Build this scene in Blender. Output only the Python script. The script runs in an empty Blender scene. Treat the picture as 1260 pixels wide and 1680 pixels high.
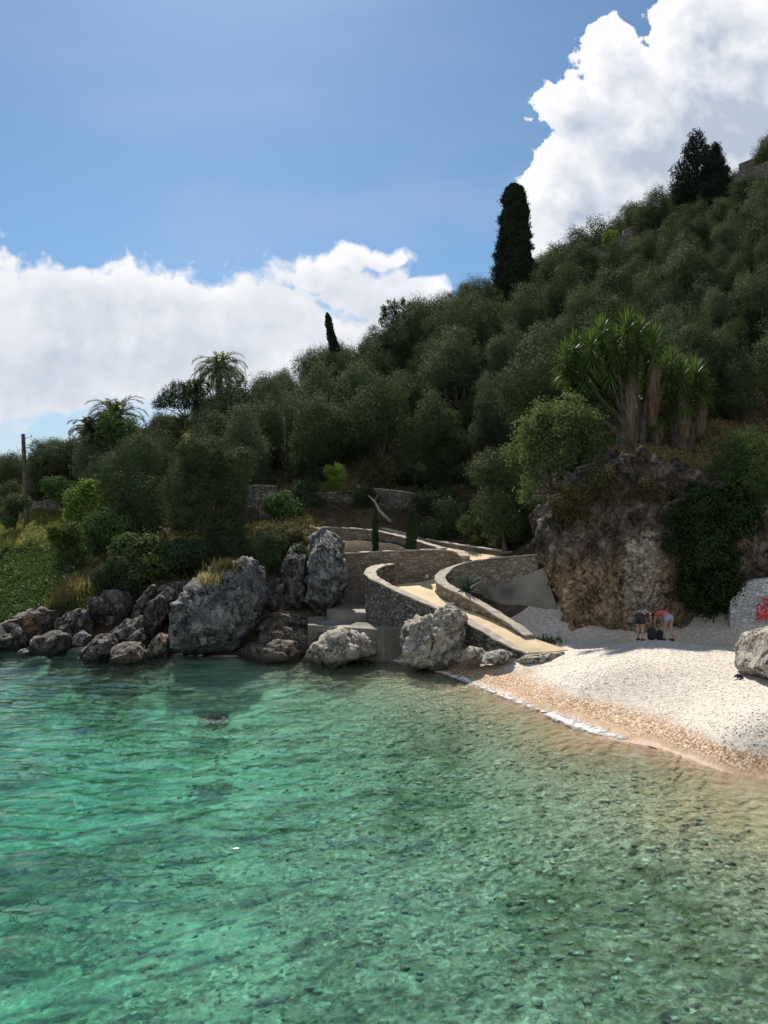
import bpy, math, random
import numpy as np
from mathutils import Vector
R = math.radians
rng = np.random.default_rng(7)
random.seed(7)
sc = bpy.context.scene
COL = sc.collection

# ------------------------------------------------------------------ camera
# eye 6 m above the water, looking along +Y; photo is 1260 x 1680 with a 1359 px focal length
K = 1359.0
cam_d = bpy.data.cameras.new("camera")
cam = bpy.data.objects.new("camera", cam_d)
COL.objects.link(cam)
cam.location = (0, 0, 6)
cam.rotation_euler = (R(90), 0, 0)
cam_d.sensor_fit = 'VERTICAL'
cam_d.sensor_height = 36.0
cam_d.lens = 36.0 * K / 1680.0
cam_d.shift_y = 10.0 / 1680.0
cam_d.clip_end = 6000
cam_d.clip_start = 0.1
sc.camera = cam

def P(u, v, Y):
    """photo pixel + depth -> world point"""
    return np.array([(u - 630) / K * Y, Y, 6 - (v - 850) / K * Y])

# ------------------------------------------------------------------ render / exposure
sc.view_settings.view_transform = 'Standard'
sc.view_settings.look = 'None'
sc.view_settings.gamma = 1
sc.view_settings.exposure = 0.48
cy = sc.cycles
cy.use_denoising = True
cy.max_bounces = 5
cy.diffuse_bounces = 2
cy.glossy_bounces = 2
cy.transmission_bounces = 3
cy.transparent_max_bounces = 12
cy.volume_bounces = 0
cy.sample_clamp_indirect = 6
cy.sample_clamp_direct = 4
cy.use_adaptive_sampling = True
cy.adaptive_threshold = 0.02

# ------------------------------------------------------------------ sun
SUN = Vector((-0.15, 0.69, 0.69)).normalized()
sun_el = math.asin(SUN.z)
sun_d = bpy.data.lights.new("sun", 'SUN')
sun_d.energy = 5.0
sun_d.angle = R(0.53)
sun_d.color = (1.0, 0.95, 0.87)
sun = bpy.data.objects.new("sun", sun_d)
COL.objects.link(sun)
sun.rotation_euler = SUN.to_track_quat('Z', 'Y').to_euler()
sun.location = (-20, 60, 80)

# ------------------------------------------------------------------ node helper
class NB:
    """tiny node builder"""
    def __init__(s, nt): s.t = nt
    def n(s, typ, **kw):
        nd = s.t.nodes.new(typ)
        for k, v in kw.items(): setattr(nd, k, v)
        return nd
    def put(s, sock, val):
        if isinstance(val, bpy.types.NodeSocket): s.t.links.new(val, sock)
        elif val is not None: sock.default_value = val
    def m(s, op, a, b=None, c=None, clamp=False):
        nd = s.n('ShaderNodeMath', operation=op, use_clamp=clamp)
        s.put(nd.inputs[0], a)
        if b is not None: s.put(nd.inputs[1], b)
        if c is not None: s.put(nd.inputs[2], c)
        return nd.outputs[0]
    def vm(s, op, a, b=None, out=0):
        nd = s.n('ShaderNodeVectorMath', operation=op)
        s.put(nd.inputs[0], a)
        if b is not None: s.put(nd.inputs[1], b)
        return nd.outputs['Value'] if op in ('LENGTH', 'DOT_PRODUCT', 'DISTANCE') else nd.outputs[out]
    def ramp(s, val, lo, hi, a=0.0, b=1.0, smooth=True):
        nd = s.n('ShaderNodeMapRange', interpolation_type='SMOOTHSTEP' if smooth else 'LINEAR')
        for i, x in enumerate((val, lo, hi, a, b)): s.put(nd.inputs[i], x)
        return nd.outputs[0]
    def mix(s, f, a, b, blend='MIX'):
        nd = s.n('ShaderNodeMix', data_type='RGBA', blend_type=blend)
        nd.clamp_factor = True
        s.put(nd.inputs['Factor'], f)
        for sock, val in ((nd.inputs[6], a), (nd.inputs[7], b)):
            if isinstance(val, tuple) and len(val) == 3: val = (*val, 1)
            s.put(sock, val)
        return nd.outputs[2]
    def noise(s, vec, scale, detail=4, rough=0.55, dist=0.0, out='Fac', dim='3D'):
        nd = s.n('ShaderNodeTexNoise', noise_dimensions=dim)
        s.put(nd.inputs['Vector'], vec)
        nd.inputs['Scale'].default_value = scale
        nd.inputs['Detail'].default_value = detail
        nd.inputs['Roughness'].default_value = rough
        nd.inputs['Distortion'].default_value = dist
        return nd.outputs[0 if out == 'Fac' else 'Color']
    def voro(s, vec, scale, feature='F1', out='Distance', rand=1.0, detail=0.0, smooth=None, dim='3D'):
        nd = s.n('ShaderNodeTexVoronoi', feature=feature, voronoi_dimensions=dim)
        s.put(nd.inputs['Vector'], vec)
        nd.inputs['Scale'].default_value = scale
        nd.inputs['Randomness'].default_value = rand
        if detail: nd.inputs['Detail'].default_value = detail; nd.normalize = True
        if smooth is not None and feature == 'SMOOTH_F1': nd.inputs['Smoothness'].default_value = smooth
        return nd.outputs[out]
    def mapping(s, vec, loc=(0, 0, 0), scale=(1, 1, 1), rot=(0, 0, 0)):
        nd = s.n('ShaderNodeMapping')
        s.put(nd.inputs[0], vec)
        nd.inputs['Location'].default_value = loc
        nd.inputs['Scale'].default_value = scale
        nd.inputs['Rotation'].default_value = rot
        return nd.outputs[0]
    def bump(s, h, strength=0.5, dist=0.05, normal=None):
        nd = s.n('ShaderNodeBump')
        nd.inputs['Strength'].default_value = strength
        nd.inputs['Distance'].default_value = dist
        s.put(nd.inputs['Height'], h)
        if normal is not None: s.put(nd.inputs['Normal'], normal)
        return nd.outputs[0]
    def rgb(s, f, stops):
        nd = s.n('ShaderNodeValToRGB')
        s.put(nd.inputs[0], f)
        e = nd.color_ramp.elements
        while len(e) < len(stops): e.new(0.5)
        for el, (p, c) in zip(e, stops): el.position = p; el.color = (*c, 1)
        return nd.outputs[0]

# ------------------------------------------------------------------ world: nishita sky + cumulus
world = bpy.data.worlds.new("World")
sc.world = world
world.use_nodes = True
nt = world.node_tree
nt.nodes.clear()
w = NB(nt)
sky = w.n('ShaderNodeTexSky', sky_type='NISHITA')
sky.sun_disc = False
sky.sun_elevation = sun_el
sky.sun_rotation = math.atan2(SUN.x, SUN.y)
sky.altitude = 0
sky.air_density = 1.0
sky.dust_density = 0.35
sky.ozone_density = 1.2

def cloud_group():
    """height field of the cumulus, input = position on the sky (photo kilo-pixels), output height"""
    g = bpy.data.node_groups.new("cumulus_height", 'ShaderNodeTree')
    g.interface.new_socket("P", in_out='INPUT', socket_type='NodeSocketVector')
    g.interface.new_socket("H", in_out='OUTPUT', socket_type='NodeSocketFloat')
    g.interface.new_socket("B", in_out='OUTPUT', socket_type='NodeSocketFloat')
    b = NB(g)
    gi = b.n('NodeGroupInput'); go = b.n('NodeGroupOutput')
    p = gi.outputs[0]
    warp = b.vm('MULTIPLY', b.vm('SUBTRACT', b.noise(p, 9, 2, 0.6, out='Color', dim='2D'), (0.5, 0.5, 0.5)), (0.09, 0.07, 0))
    pw = b.vm('ADD', p, warp)
    blobs = [  # u, v, ru, rv  (kilo-pixels of the photo)
        (1.200, .150, .190, .170), (1.005, .100, .055, .062), (.965, .175, .078, .060), (1.165, .045, .095, .085),
        (1.050, .225, .125, .085), (1.30, .10, .16, .14), (.930, .320, .088, .075), (.965, .375, .085, .070),
        (1.060, .330, .120, .100), (1.240, .260, .180, .120), (.985, .310, .045, .040),
        (.020, .560, .240, .135), (.220, .545, .220, .120), (.380, .560, .200, .120), (.500, .450, .085, .032),
        (.590, .425, .070, .022), (.450, .600, .190, .110), (.610, .485, .105, .045), (.665, .520, .080, .060), (.560, .590, .160, .065), (.690, .480, .05, .022),
        (-.02, .650, .055, .040), (-.15, .50, .2, .13),
        (-.9, .5, .5, .16), (-.5, .62, .4, .1), (1.9, .3, .4, .3)]
    acc = None
    for (cu, cv, ru, rv) in blobs:
        d = b.vm('MULTIPLY', b.vm('SUBTRACT', pw, (cu, cv, 0)), (1 / ru, 1 / rv, 0))
        v = b.m('SUBTRACT', 1.0, b.vm('LENGTH', d))
        v = b.m('MULTIPLY', v, min(1.0, 6 * min(ru, rv)) + (.35 if min(ru, rv) > .012 else .02))
        acc = v if acc is None else b.m('SMOOTH_MAX', acc, v, 0.10)
    n1 = b.voro(pw, 13, 'F1', detail=3, dim='2D')
    bil = b.m('SUBTRACT', 0.55, n1)
    n2 = b.m('SUBTRACT', b.noise(p, 34, 5, 0.6, dim='2D'), 0.5)
    h = b.m('ADD', acc, b.m('MULTIPLY', bil, 0.66))
    h = b.m('ADD', h, b.m('MULTIPLY', b.m('SUBTRACT', .5, b.voro(pw, 34, 'F1', detail=2, dim='2D')), .22))
    h = b.m('ADD', h, b.m('MULTIPLY', n2, 0.36))
    g.links.new(h, go.inputs[0])
    g.links.new(acc, go.inputs[1])
    return g
CG = cloud_group()
tc = w.n('ShaderNodeTexCoord')
sp = w.n('ShaderNodeSeparateXYZ'); nt.links.new(tc.outputs['Generated'], sp.inputs[0])
yy = w.m('MAXIMUM', sp.outputs[1], 0.08)
U = w.m('ADD', w.m('MULTIPLY', w.m('DIVIDE', sp.outputs[0], yy), 1.359), 0.630)
V = w.m('SUBTRACT', 0.850, w.m('MULTIPLY', w.m('DIVIDE', sp.outputs[2], yy), 1.359))
cb = w.n('ShaderNodeCombineXYZ'); nt.links.new(U, cb.inputs[0]); nt.links.new(V, cb.inputs[1])
g1 = w.n('ShaderNodeGroup'); g1.node_tree = CG; nt.links.new(cb.outputs[0], g1.inputs[0])
g2 = w.n('ShaderNodeGroup'); g2.node_tree = CG
nt.links.new(w.vm('ADD', cb.outputs[0], (-0.020, -0.027, 0)), g2.inputs[0])
h0, h1, body = g1.outputs[0], g2.outputs[0], g1.outputs[1]
edge = w.ramp(U, 0.72, 0.80, 0.26, 0.06)          # left bank softer than the tall cloud
alpha = w.ramp(h0, 0.13, w.m('ADD', edge, 0.13))
front = w.ramp(sp.outputs[1], 0.02, 0.15)
alpha = w.m('MULTIPLY', alpha, front)
relief = w.m('MULTIPLY', w.m('SUBTRACT', h0, h1), w.ramp(U, 0.7, 0.85, 0.6, 1.25))
core = w.ramp(h0, 0.20, 0.80)
low = w.ramp(V, 0.03, 0.30)
rightness = w.ramp(U, 0.95, 1.25)
shade = w.m('MULTIPLY', core, w.m('ADD', w.ramp(U, .7, .85, .36, .5), w.m('MULTIPLY', w.m('MULTIPLY', low, rightness), 0.38)))
big = w.noise(cb.outputs[0], 5.0, 3, 0.5, dim='2D')
lit = w.m('SUBTRACT', w.m('ADD', w.m('ADD', 0.84, relief), w.m('MULTIPLY', w.m('SUBTRACT', big, 0.5), 0.8)), shade, clamp=True)
ccol = w.mix(lit, (4.4, 5.1, 6.2), (8.9, 8.9, 9.1))
# thin high veil and pale air low down on the left
veil = w.noise(w.mapping(cb.outputs[0], scale=(1.0, 2.6, 1), rot=(0, 0, -0.25)), 2.2, 4, 0.5, dim='2D')
veil = w.m('MULTIPLY', w.ramp(veil, 0.42, 0.75), w.ramp(V, 0.7, 0.0, 0.5, 0.25))
pale = w.m('MULTIPLY', w.ramp(V, 0.50, 0.70), w.m('MULTIPLY', w.ramp(U, 1.0, 0.2), w.ramp(w.noise(cb.outputs[0], 7, 4, 0.55, dim='2D'), 0.3, 0.6, 0.45, 0.95)))
sc_ = w.mix(1.0, sky.outputs[0], (0.53, 0.72, 0.84), 'MULTIPLY')
base = w.mix(w.m('MULTIPLY', veil, 0.35), sc_, (5.6, 6.1, 6.8))
base = w.mix(w.m('MULTIPLY', w.m('MULTIPLY', pale, front), 0.75), base, (6.0, 6.7, 7.8))
colr = w.mix(alpha, base, ccol)
# added unseen cloud layer behind the viewer, fill light for camera-facing sides
bk = w.ramp(w.noise(tc.outputs['Generated'], 3.2, 4, 0.55), 0.38, 0.52)
bk = w.m('MULTIPLY', bk, w.m('MULTIPLY', w.ramp(sp.outputs[1], -0.02, -0.30), w.ramp(sp.outputs[2], -0.02, 0.04)))
colr = w.mix(bk, colr, (5.2, 5.5, 6.0))
bg = w.n('ShaderNodeBackground')
nt.links.new(colr, bg.inputs[0])
bg.inputs[1].default_value = 0.080
wo = w.n('ShaderNodeOutputWorld')
nt.links.new(bg.outputs[0], wo.inputs[0])
world.cycles.sampling_method = 'MANUAL'
world.cycles.sample_map_resolution = 512

# ------------------------------------------------------------------ numpy noise
_p = np.arange(256); np.random.default_rng(3).shuffle(_p); _p = np.concatenate([_p, _p, _p])
_g = np.random.default_rng(4).normal(size=(256, 3)); _g /= np.linalg.norm(_g, axis=1)[:, None]
def pn(x, y, z):
    """gradient noise, about -0.8..0.8"""
    x, y, z = np.broadcast_arrays(*(np.asarray(q, dtype=np.float64) for q in (x, y, z)))
    xi, yi, zi = np.floor(x).astype(np.int64), np.floor(y).astype(np.int64), np.floor(z).astype(np.int64)
    xf, yf, zf = x - xi, y - yi, z - zi
    u, v, w_ = (t * t * t * (t * (t * 6 - 15) + 10) for t in (xf, yf, zf))
    xi &= 255; yi &= 255; zi &= 255
    out = 0
    for dx in (0, 1):
        for dy in (0, 1):
            for dz in (0, 1):
                h = _p[_p[_p[(xi + dx) & 255] + ((yi + dy) & 255)] + ((zi + dz) & 255)]
                gr = _g[h]
                dot = gr[..., 0] * (xf - dx) + gr[..., 1] * (yf - dy) + gr[..., 2] * (zf - dz)
                out = out + dot * (u if dx else 1 - u) * (v if dy else 1 - v) * (w_ if dz else 1 - w_)
    return out * 1.6
def fbm(x, y, z, o=4, g=0.5):
    s, a = 0, 1.0
    for i in range(o):
        s = s + a * pn(x * 2 ** i + 17.3 * i, y * 2 ** i + 5.1 * i, z * 2 ** i + 9.7 * i)
        a *= g
    return s
def ridged(x, y, z, o=4, g=0.5):
    s, a = 0, 1.0
    for i in range(o):
        s = s + a * (1 - 2 * np.abs(pn(x * 2 ** i + 31.3 * i, y * 2 ** i + 15.1 * i, z * 2 ** i + 3.7 * i)))
        a *= g
    return s

# ------------------------------------------------------------------ mesh / object helpers
def mesh_obj(name, verts, faces, mat=None, parent=None, origin=None, smooth=True, mats=None, midx=None):
    """faces: (M,3) or (M,4) int array, or list of lists"""
    verts = np.asarray(verts, dtype=np.float64).reshape(-1, 3)
    o3 = np.array(origin if origin is not None else (0, 0, 0), dtype=np.float64)
    verts = verts - o3
    me = bpy.data.meshes.new(name)
    if isinstance(faces, np.ndarray):
        k = faces.shape[1]
        me.vertices.add(len(verts)); me.vertices.foreach_set('co', verts.astype(np.float32).ravel())
        me.loops.add(faces.size); me.loops.foreach_set('vertex_index', faces.astype(np.int32).ravel())
        me.polygons.add(len(faces))
        me.polygons.foreach_set('loop_start', np.arange(0, faces.size, k, dtype=np.int32))
        me.polygons.foreach_set('loop_total', np.full(len(faces), k, dtype=np.int32))
        me.update(calc_edges=True)
    else:
        me.from_pydata([tuple(v) for v in verts], [], [list(f) for f in faces])
    if smooth: me.polygons.foreach_set('use_smooth', np.ones(len(me.polygons), dtype=bool))
    else: me.polygons.foreach_set('use_smooth', np.zeros(len(me.polygons), dtype=bool))
    for mm in (mats or ([mat] if mat else [])): me.materials.append(mm)
    if midx is not None: me.polygons.foreach_set('material_index', np.asarray(midx, dtype=np.int32))
    me.update()
    o = bpy.data.objects.new(name, me)
    COL.objects.link(o)
    if parent is not None: o.parent = parent
    elif origin is not None: o.location = tuple(o3)
    return o
def tag(o, label=None, cat=None, group=None, kind=None):
    if label: o['label'] = label
    if cat: o['category'] = cat
    if group: o['group'] = group
    if kind: o['kind'] = kind
    return o
def thing(name, label, cat, loc=(0, 0, 0), rz=0.0, group=None, scale=None):
    o = bpy.data.objects.new(name, None)
    o.empty_display_size = 0.3
    COL.objects.link(o)
    o.location = tuple(float(c) for c in loc); o.rotation_euler = (0, 0, rz)
    if scale is not None: o.scale = scale if isinstance(scale, tuple) else (scale,) * 3
    return tag(o, label, cat, group)
def copy_tree(o, parent=None):
    c = o.copy(); COL.objects.link(c)
    if parent is not None: c.parent = parent
    for ch in [x for x in o.children]: copy_tree(ch, c)
    return c
class Bag:
    """collects raw geometry"""
    def __init__(s): s.v, s.f, s.n = [], [], 0
    def add(s, v, f):
        v = np.asarray(v, float).reshape(-1, 3); f = np.asarray(f, int)
        s.v.append(v); s.f.append(f + s.n); s.n += len(v)
    def obj(s, name, mat, parent=None, origin=None, smooth=True):
        ks = {f.shape[1] for f in s.f}
        if len(ks) == 1: F = np.concatenate(s.f)
        else: F = [list(r) for f in s.f for r in f]
        return mesh_obj(name, np.concatenate(s.v), F, mat, parent, origin, smooth)
def tube(path, radii, n=8, close=True):
    """tapered tube through the points -> verts, quad faces"""
    path = np.asarray(path, float); radii = np.broadcast_to(np.asarray(radii, float), (len(path),))
    t = np.gradient(path, axis=0); t /= np.linalg.norm(t, axis=1)[:, None] + 1e-9
    ref = np.array([0.0, 0, 1]) if abs(t[0, 2]) < 0.9 else np.array([1.0, 0, 0])
    V = []
    a = np.linspace(0, 2 * np.pi, n, endpoint=False)
    for i in range(len(path)):
        s = np.cross(t[i], ref); s /= np.linalg.norm(s) + 1e-9
        b = np.cross(s, t[i])
        V.append(path[i] + radii[i] * (np.cos(a)[:, None] * s + np.sin(a)[:, None] * b))
    V = np.concatenate(V)
    F = []
    for i in range(len(path) - 1):
        for j in range(n):
            k = (j + 1) % n
            F.append((i * n + j, i * n + k, (i + 1) * n + k, (i + 1) * n + j))
    if close:
        V = np.concatenate([V, path[:1], path[-1:]]); c0, c1 = len(V) - 2, len(V) - 1
        for j in range(n):
            k = (j + 1) % n
            F.append((c0, k, j, j)); F.append((c1, (len(path) - 1) * n + j, (len(path) - 1) * n + k, (len(path) - 1) * n + k))
    F = [f for f in F]
    return V, F
def tube_to(bag, path, radii, n=8):
    V, F = tube(path, radii, n, close=True)
    # degenerate quads become proper quads by adding a doubled centre vertex
    out = []
    for f in F:
        if f[2] == f[3]: out.append((f[0], f[1], f[2], f[0]) if False else f)
        else: out.append(f)
    V2 = list(V); G = []
    for f in out:
        if f[2] == f[3]:
            mid = (V2[f[0]] + V2[f[2]]) / 2; V2.append(mid); G.append((f[0], f[1], f[2], len(V2) - 1))
        else: G.append(f)
    bag.add(np.array(V2), np.array(G))
def box_v(c, s, rz=0.0):
    c = np.array(c, float); s = np.array(s, float) / 2
    V = np.array([(x, y, z) for z in (-1, 1) for y in (-1, 1) for x in (-1, 1)], float) * s
    cr, sr = math.cos(rz), math.sin(rz)
    V = np.stack([V[:, 0] * cr - V[:, 1] * sr, V[:, 0] * sr + V[:, 1] * cr, V[:, 2]], 1) + c
    F = np.array([(0, 2, 3, 1), (4, 5, 7, 6), (0, 1, 5, 4), (2, 6, 7, 3), (0, 4, 6, 2), (1, 3, 7, 5)])
    return V, F
def bevel_obj(o, wdt=0.02, seg=2):
    md = o.modifiers.new('bevel', 'BEVEL'); md.width = wdt; md.segments = seg; md.limit_method = 'ANGLE'
    return o

# ------------------------------------------------------------------ materials
def new_mat(name):
    m = bpy.data.materials.new(name); m.use_nodes = True
    t = m.node_tree; t.nodes.clear()
    b = NB(t)
    out = b.n('ShaderNodeOutputMaterial')
    return m, b, out
def geo_pos(b): return b.n('ShaderNodeNewGeometry').outputs['Position']
def bsdf(b, out, col, rough=0.8, normal=None, spec=0.3):
    p = b.n('ShaderNodeBsdfPrincipled')
    b.put(p.inputs['Base Color'], (*col, 1) if isinstance(col, tuple) and len(col) == 3 else col)
    b.put(p.inputs['Roughness'], rough)
    p.inputs['Specular IOR Level'].default_value = spec
    if normal is not None: b.put(p.inputs['Normal'], normal)
    b.t.links.new(p.outputs[0], out.inputs['Surface'])
    return p
def simple_mat(name, c1, c2, scale=4.0, rough=0.8, bump=0.4, bd=0.02, spec=0.3):
    m, b, out = new_mat(name)
    pos = geo_pos(b)
    n = b.noise(pos, scale, 6, 0.6)
    bsdf(b, out, b.mix(b.ramp(n, 0.3, 0.7), c1, c2), rough, b.bump(b.noise(pos, scale * 4, 5, 0.6), bump, bd), spec)
    return m

def rock_mat(name, dark, mid, pale, warm=None, scale=1.0, warm_amt=0.0, wet=False):
    m, b, out = new_mat(name)
    pos = geo_pos(b)
    wp = b.vm('ADD', pos, b.vm('MULTIPLY', b.noise(pos, 1.3 * scale, 3, out='Color'), (.6, .6, .6)))
    n1 = b.noise(wp, 1.6 * scale, 8, 0.65)
    n2 = b.noise(pos, 7.0 * scale, 6, 0.7)
    st = b.noise(b.mapping(wp, scale=(1.2, 1.2, 0.35), rot=(0.25, 0.3, 0)), 3.0 * scale, 5, 0.6)
    ca = b.noise(b.mapping(wp, scale=(1, 1, .55), rot=(.3, .25, 0)), 0.9 * scale, 4, 0.6)
    cb_ = b.noise(b.vm('ADD', wp, (9, 4, 2)), 2.6 * scale, 4, 0.6)
    cm = b.m('MULTIPLY', b.ramp(b.m('ABSOLUTE', b.m('SUBTRACT', ca, .5)), 0.0, 0.018, 0.0, 1.0), b.ramp(b.m('ABSOLUTE', b.m('SUBTRACT', cb_, .5)), 0.0, 0.022, 0.45, 1.0))
    f = b.m('ADD', b.m('ADD', b.m('MULTIPLY', n1, 0.45), b.m('MULTIPLY', n2, 0.3)), b.m('MULTIPLY', st, 0.25))
    col = b.rgb(b.ramp(f, 0.32, 0.68), [(0.0, dark), (0.45, mid), (1.0, pale)])
    if warm is not None:
        wm = b.ramp(b.noise(b.vm('ADD', pos, (11, 3, 7)), 0.55 * scale, 4, 0.6), 0.62 - warm_amt, 0.72 - warm_amt)
        col = b.mix(wm, col, b.mix(b.ramp(n2, 0.35, 0.65), warm, tuple(min(1, c * 1.7) for c in warm)))
    col = b.mix(b.ramp(b.noise(pos, 2.8 * scale, 7, 0.72), 0.56, 0.66, 0, 0.75), col, tuple(c * 0.42 for c in mid))
    col = b.mix(b.m('SUBTRACT', 1.0, cm), col, tuple(c * 0.35 for c in dark))
    # wet dark band near the water
    z = b.n('ShaderNodeSeparateXYZ'); b.put(z.inputs[0], pos)
    wz = b.ramp(b.m('ADD', z.outputs[2], b.m('MULTIPLY', n1, -0.35)), -0.05, 0.22, 1.0, 0.0)
    col = b.mix(b.m('MULTIPLY', wz, 0.75), col, (0.022, 0.020, 0.014))
    h = b.m('ADD', b.m('MULTIPLY', n2, 0.5), b.m('MULTIPLY', cm, 0.55))
    h = b.m('ADD', h, b.m('MULTIPLY', st, 0.8))
    h = b.m('ADD', h, b.m('MULTIPLY', b.noise(pos, 22 * scale, 4, 0.6), 0.18))
    bsdf(b, out, col, b.ramp(wz, 0, 1, 0.9, 0.35), b.bump(h, 0.75, 0.12 / scale), 0.25)
    return m
M = {}
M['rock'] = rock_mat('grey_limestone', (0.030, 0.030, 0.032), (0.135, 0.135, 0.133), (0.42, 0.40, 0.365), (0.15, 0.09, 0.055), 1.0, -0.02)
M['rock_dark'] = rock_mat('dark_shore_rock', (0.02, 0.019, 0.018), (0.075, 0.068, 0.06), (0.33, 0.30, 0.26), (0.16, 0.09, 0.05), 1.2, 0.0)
M['rock_pale'] = rock_mat('pale_limestone', (0.14, 0.125, 0.105), (0.36, 0.32, 0.26), (0.60, 0.54, 0.45), (0.33, 0.25, 0.17), 1.3, -0.03)
M['rock_brown'] = rock_mat('brown_ledge_rock', (0.03, 0.025, 0.02), (0.11, 0.09, 0.07), (0.34, 0.29, 0.23), (0.24, 0.14, 0.08), 1.3, 0.05)
# ------------------------------------------------------------------ terrain
CP = []   # control points of the land surface
def cp(u, v, Y): CP.append(tuple(P(u, v, Y)))
for t in [(640,1082,35.1),(720,1100,32.6),(800,1130,29.1),(900,1170,25.5),(1020,1215,22.3),(1140,1245,20.6)]: cp(*t)
CP += [(8.9,19.0,0),(11.5,14.5,0),(15,8,0),(20,0,0),(30,-20,0)]
for t in [(1070,1050,31),(920,1030,35),(1050,1025,35.5),(1180,1030,34),(1000,1100,26.5),(1200,1120,24),(1200,1200,20.5),
          (935,1078,30.6),(800,1098,31),(700,1085,33.5),(870,1120,28.5),(980,1150,25.2),(1100,1170,23.3)]: cp(*t)
CP += [(20,25,1.8),(25,12,1.4),(34,0,1.2),(45,-20,1.5)]
CP += [(0,31,-.55),(2,27.5,-.5),(4.3,22,-.45),(6.6,17.5,-.42),(0,24,-1.35),(3,19,-1.1),(5,14,-1.15),(8,11,-1.0),(11,8,-.9),(0,14,-1.9),(0,9,-2.3),
       (4,9,-1.8),(8,5,-1.6),(-5,31,-1.3),(-5,24,-2.0),(-5,14,-2.6),(-5,8,-2.9),(-12,33,-1.5),(-12,25,-2.6),(-12,15,-3.2),
       (-20,35,-1.6),(-20,20,-3.6),(-40,20,-5),(0,0,-3),(10,0,-2.2),(-20,0,-4.5),(-60,0,-8),(0,-40,-9),(-60,-40,-12),(30,-40,-4)]
CP += [(-18,39.3,0),(-26,41,0),(-40,44,0),(-70,45,0),(-11,37.3,0),(-7,36.5,0.2),(-3.2,36.2,0.1),(-1.2,35.8,.05),(-22,38.5,-.6),(-15,37,-.7),(-9,34,-1.0),(-5,33.3,-.9),(-1.5,33.6,-.5)]
for t in [(0,1020,42),(100,1000,42.5),(60,950,48),(0,920,54),(100,870,57),(0,880,60),(43,855,62),(120,840,62),(0,850,70),(100,820,70),
          (200,950,43),(300,940,43),(300,870,50),(200,880,52),(400,860,50),(470,858,50),(480,895,43.5),(460,1030,38),(540,1022,39),
          (420,960,41.5),(350,990,39.5)]: cp(*t)
CP += [(-.5,38.5,.9),(1,36.5,1.0),(1,38.8,1.9),(2.5,36,1.2),(3.7,34.2,1.0),(0,41,1.7),(-2,40.5,1.2),(-.4,40.6,1.3),(2,40.5,2.4),(4,40.6,3.3),(6.5,39.5,3.5),(4.0,37.3,2.0),(5.0,36.5,1.25),(5.9,35.7,1.12),(6.6,35.0,1.12),
       (-1,43,3.9),(1,43,3.9),(3,43,3.9),(5,42,3.9),(-1,46,4.9),(1,46.5,4.8),(3,45,4.4),(6.5,41.5,4.2),(-3.5,42.5,4.3)]
for t in [(750,885,46.5),(850,895,44),(900,860,42),(680,840,51),(680,790,54),(550,852,50.5),(550,790,55),(430,790,60),(850,780,52),
          (1040,745,42),(1110,742,43),(1200,740,44),(960,775,40.5),(1000,690,48),(920,835,38.8),(1050,800,38.8),(1150,815,38.3),(1240,850,37),
          (550,650,80),(750,550,88),(900,480,95),(1000,430,105),(1100,380,112),(1260,300,120),(420,705,80),(300,712,80),(200,745,78),(120,785,76),
          (1200,500,75),(1000,560,68),(1000,640,56),(1200,620,58),(800,640,68),(700,700,64),(600,720,66),(450,740,66),(300,800,62),(200,810,65)]: cp(*t)
CP += [(-35,70,5),(-60,60,3),(-60,90,6),(75,160,60),(100,100,60),(120,200,70),(0,200,24),(0,130,19),(-30,120,12),(-100,200,8),(-100,100,3),
       (60,60,32),(50,30,14),(24,36,4.2),(30,40,9),(100,0,20),(40,140,44),(17.5,36.5,3.6),(20,33,2.2),(40,20,6)]
CP = np.array(CP)
def kern(r2): return np.sqrt(r2 + 1.2)
_d2 = ((CP[:, None, :2] - CP[None, :, :2]) ** 2).sum(-1)
_A = kern(_d2) - np.eye(len(CP)) * 0.02
_A = np.block([[_A, np.ones((len(CP), 1))], [np.ones((1, len(CP))), np.zeros((1, 1))]])
_w = np.linalg.solve(_A, np.concatenate([CP[:, 2], [0]]))
def hz_raw(x, y):
    x = np.asarray(x, float); y = np.asarray(y, float)
    z = np.full(x.shape, _w[-1])
    for (cx, cy_, _), wt in zip(CP, _w[:-1]): z = z + wt * kern((x - cx) ** 2 + (y - cy_) ** 2)
    far = np.clip((np.hypot(x, y - 60) - 220) / 200, 0, 1)
    return z * (1 - far) + (-8) * far
def hz(x, y):
    z = hz_raw(x, y)
    land = np.clip((z - 1.8) / 2.0, 0, 1)
    flat = np.exp(-(((x - 2.5) / 6.5) ** 4 + ((y - 40) / 6.0) ** 4))
    z = z + land * (1 - flat) * (0.55 * fbm(x * .22, y * .22, 0, 4) + .10 * fbm(x * 1.1, y * 1.1, 5, 2))
    bed = np.clip((-z - .3) / 1.0, 0, 1)
    z = z + bed * (0.16 * fbm(x * .25, y * .25, 3, 4, .6))
    z = z + (1 - land) * (1 - bed) * .035 * fbm(x * .6, y * .6, 8, 3)
    return z
def axis(segs):
    out = []
    for a, b_, s in segs: out.append(np.arange(a, b_, s))
    return np.concatenate(out + [[segs[-1][1]]])
gx = axis([(-420, -100, 20), (-100, -45, 2.5), (-45, -26, .8), (-26, 22, .22), (22, 70, .9), (70, 130, 3), (130, 430, 20)])
gy = axis([(-320, -40, 20), (-40, 4, 2.0), (4, 52, .22), (52, 130, .8), (130, 240, 5), (240, 640, 25)])
GX, GY = np.meshgrid(gx, gy)
GZ = hz(GX, GY)
nx, ny = len(gx), len(gy)
gv = np.stack([GX, GY, GZ], -1).reshape(-1, 3)
ii = (np.arange(ny - 1)[:, None] * nx + np.arange(nx - 1)[None, :]).ravel()
gf = np.stack([ii, ii + 1, ii + nx + 1, ii + nx], 1)
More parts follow.
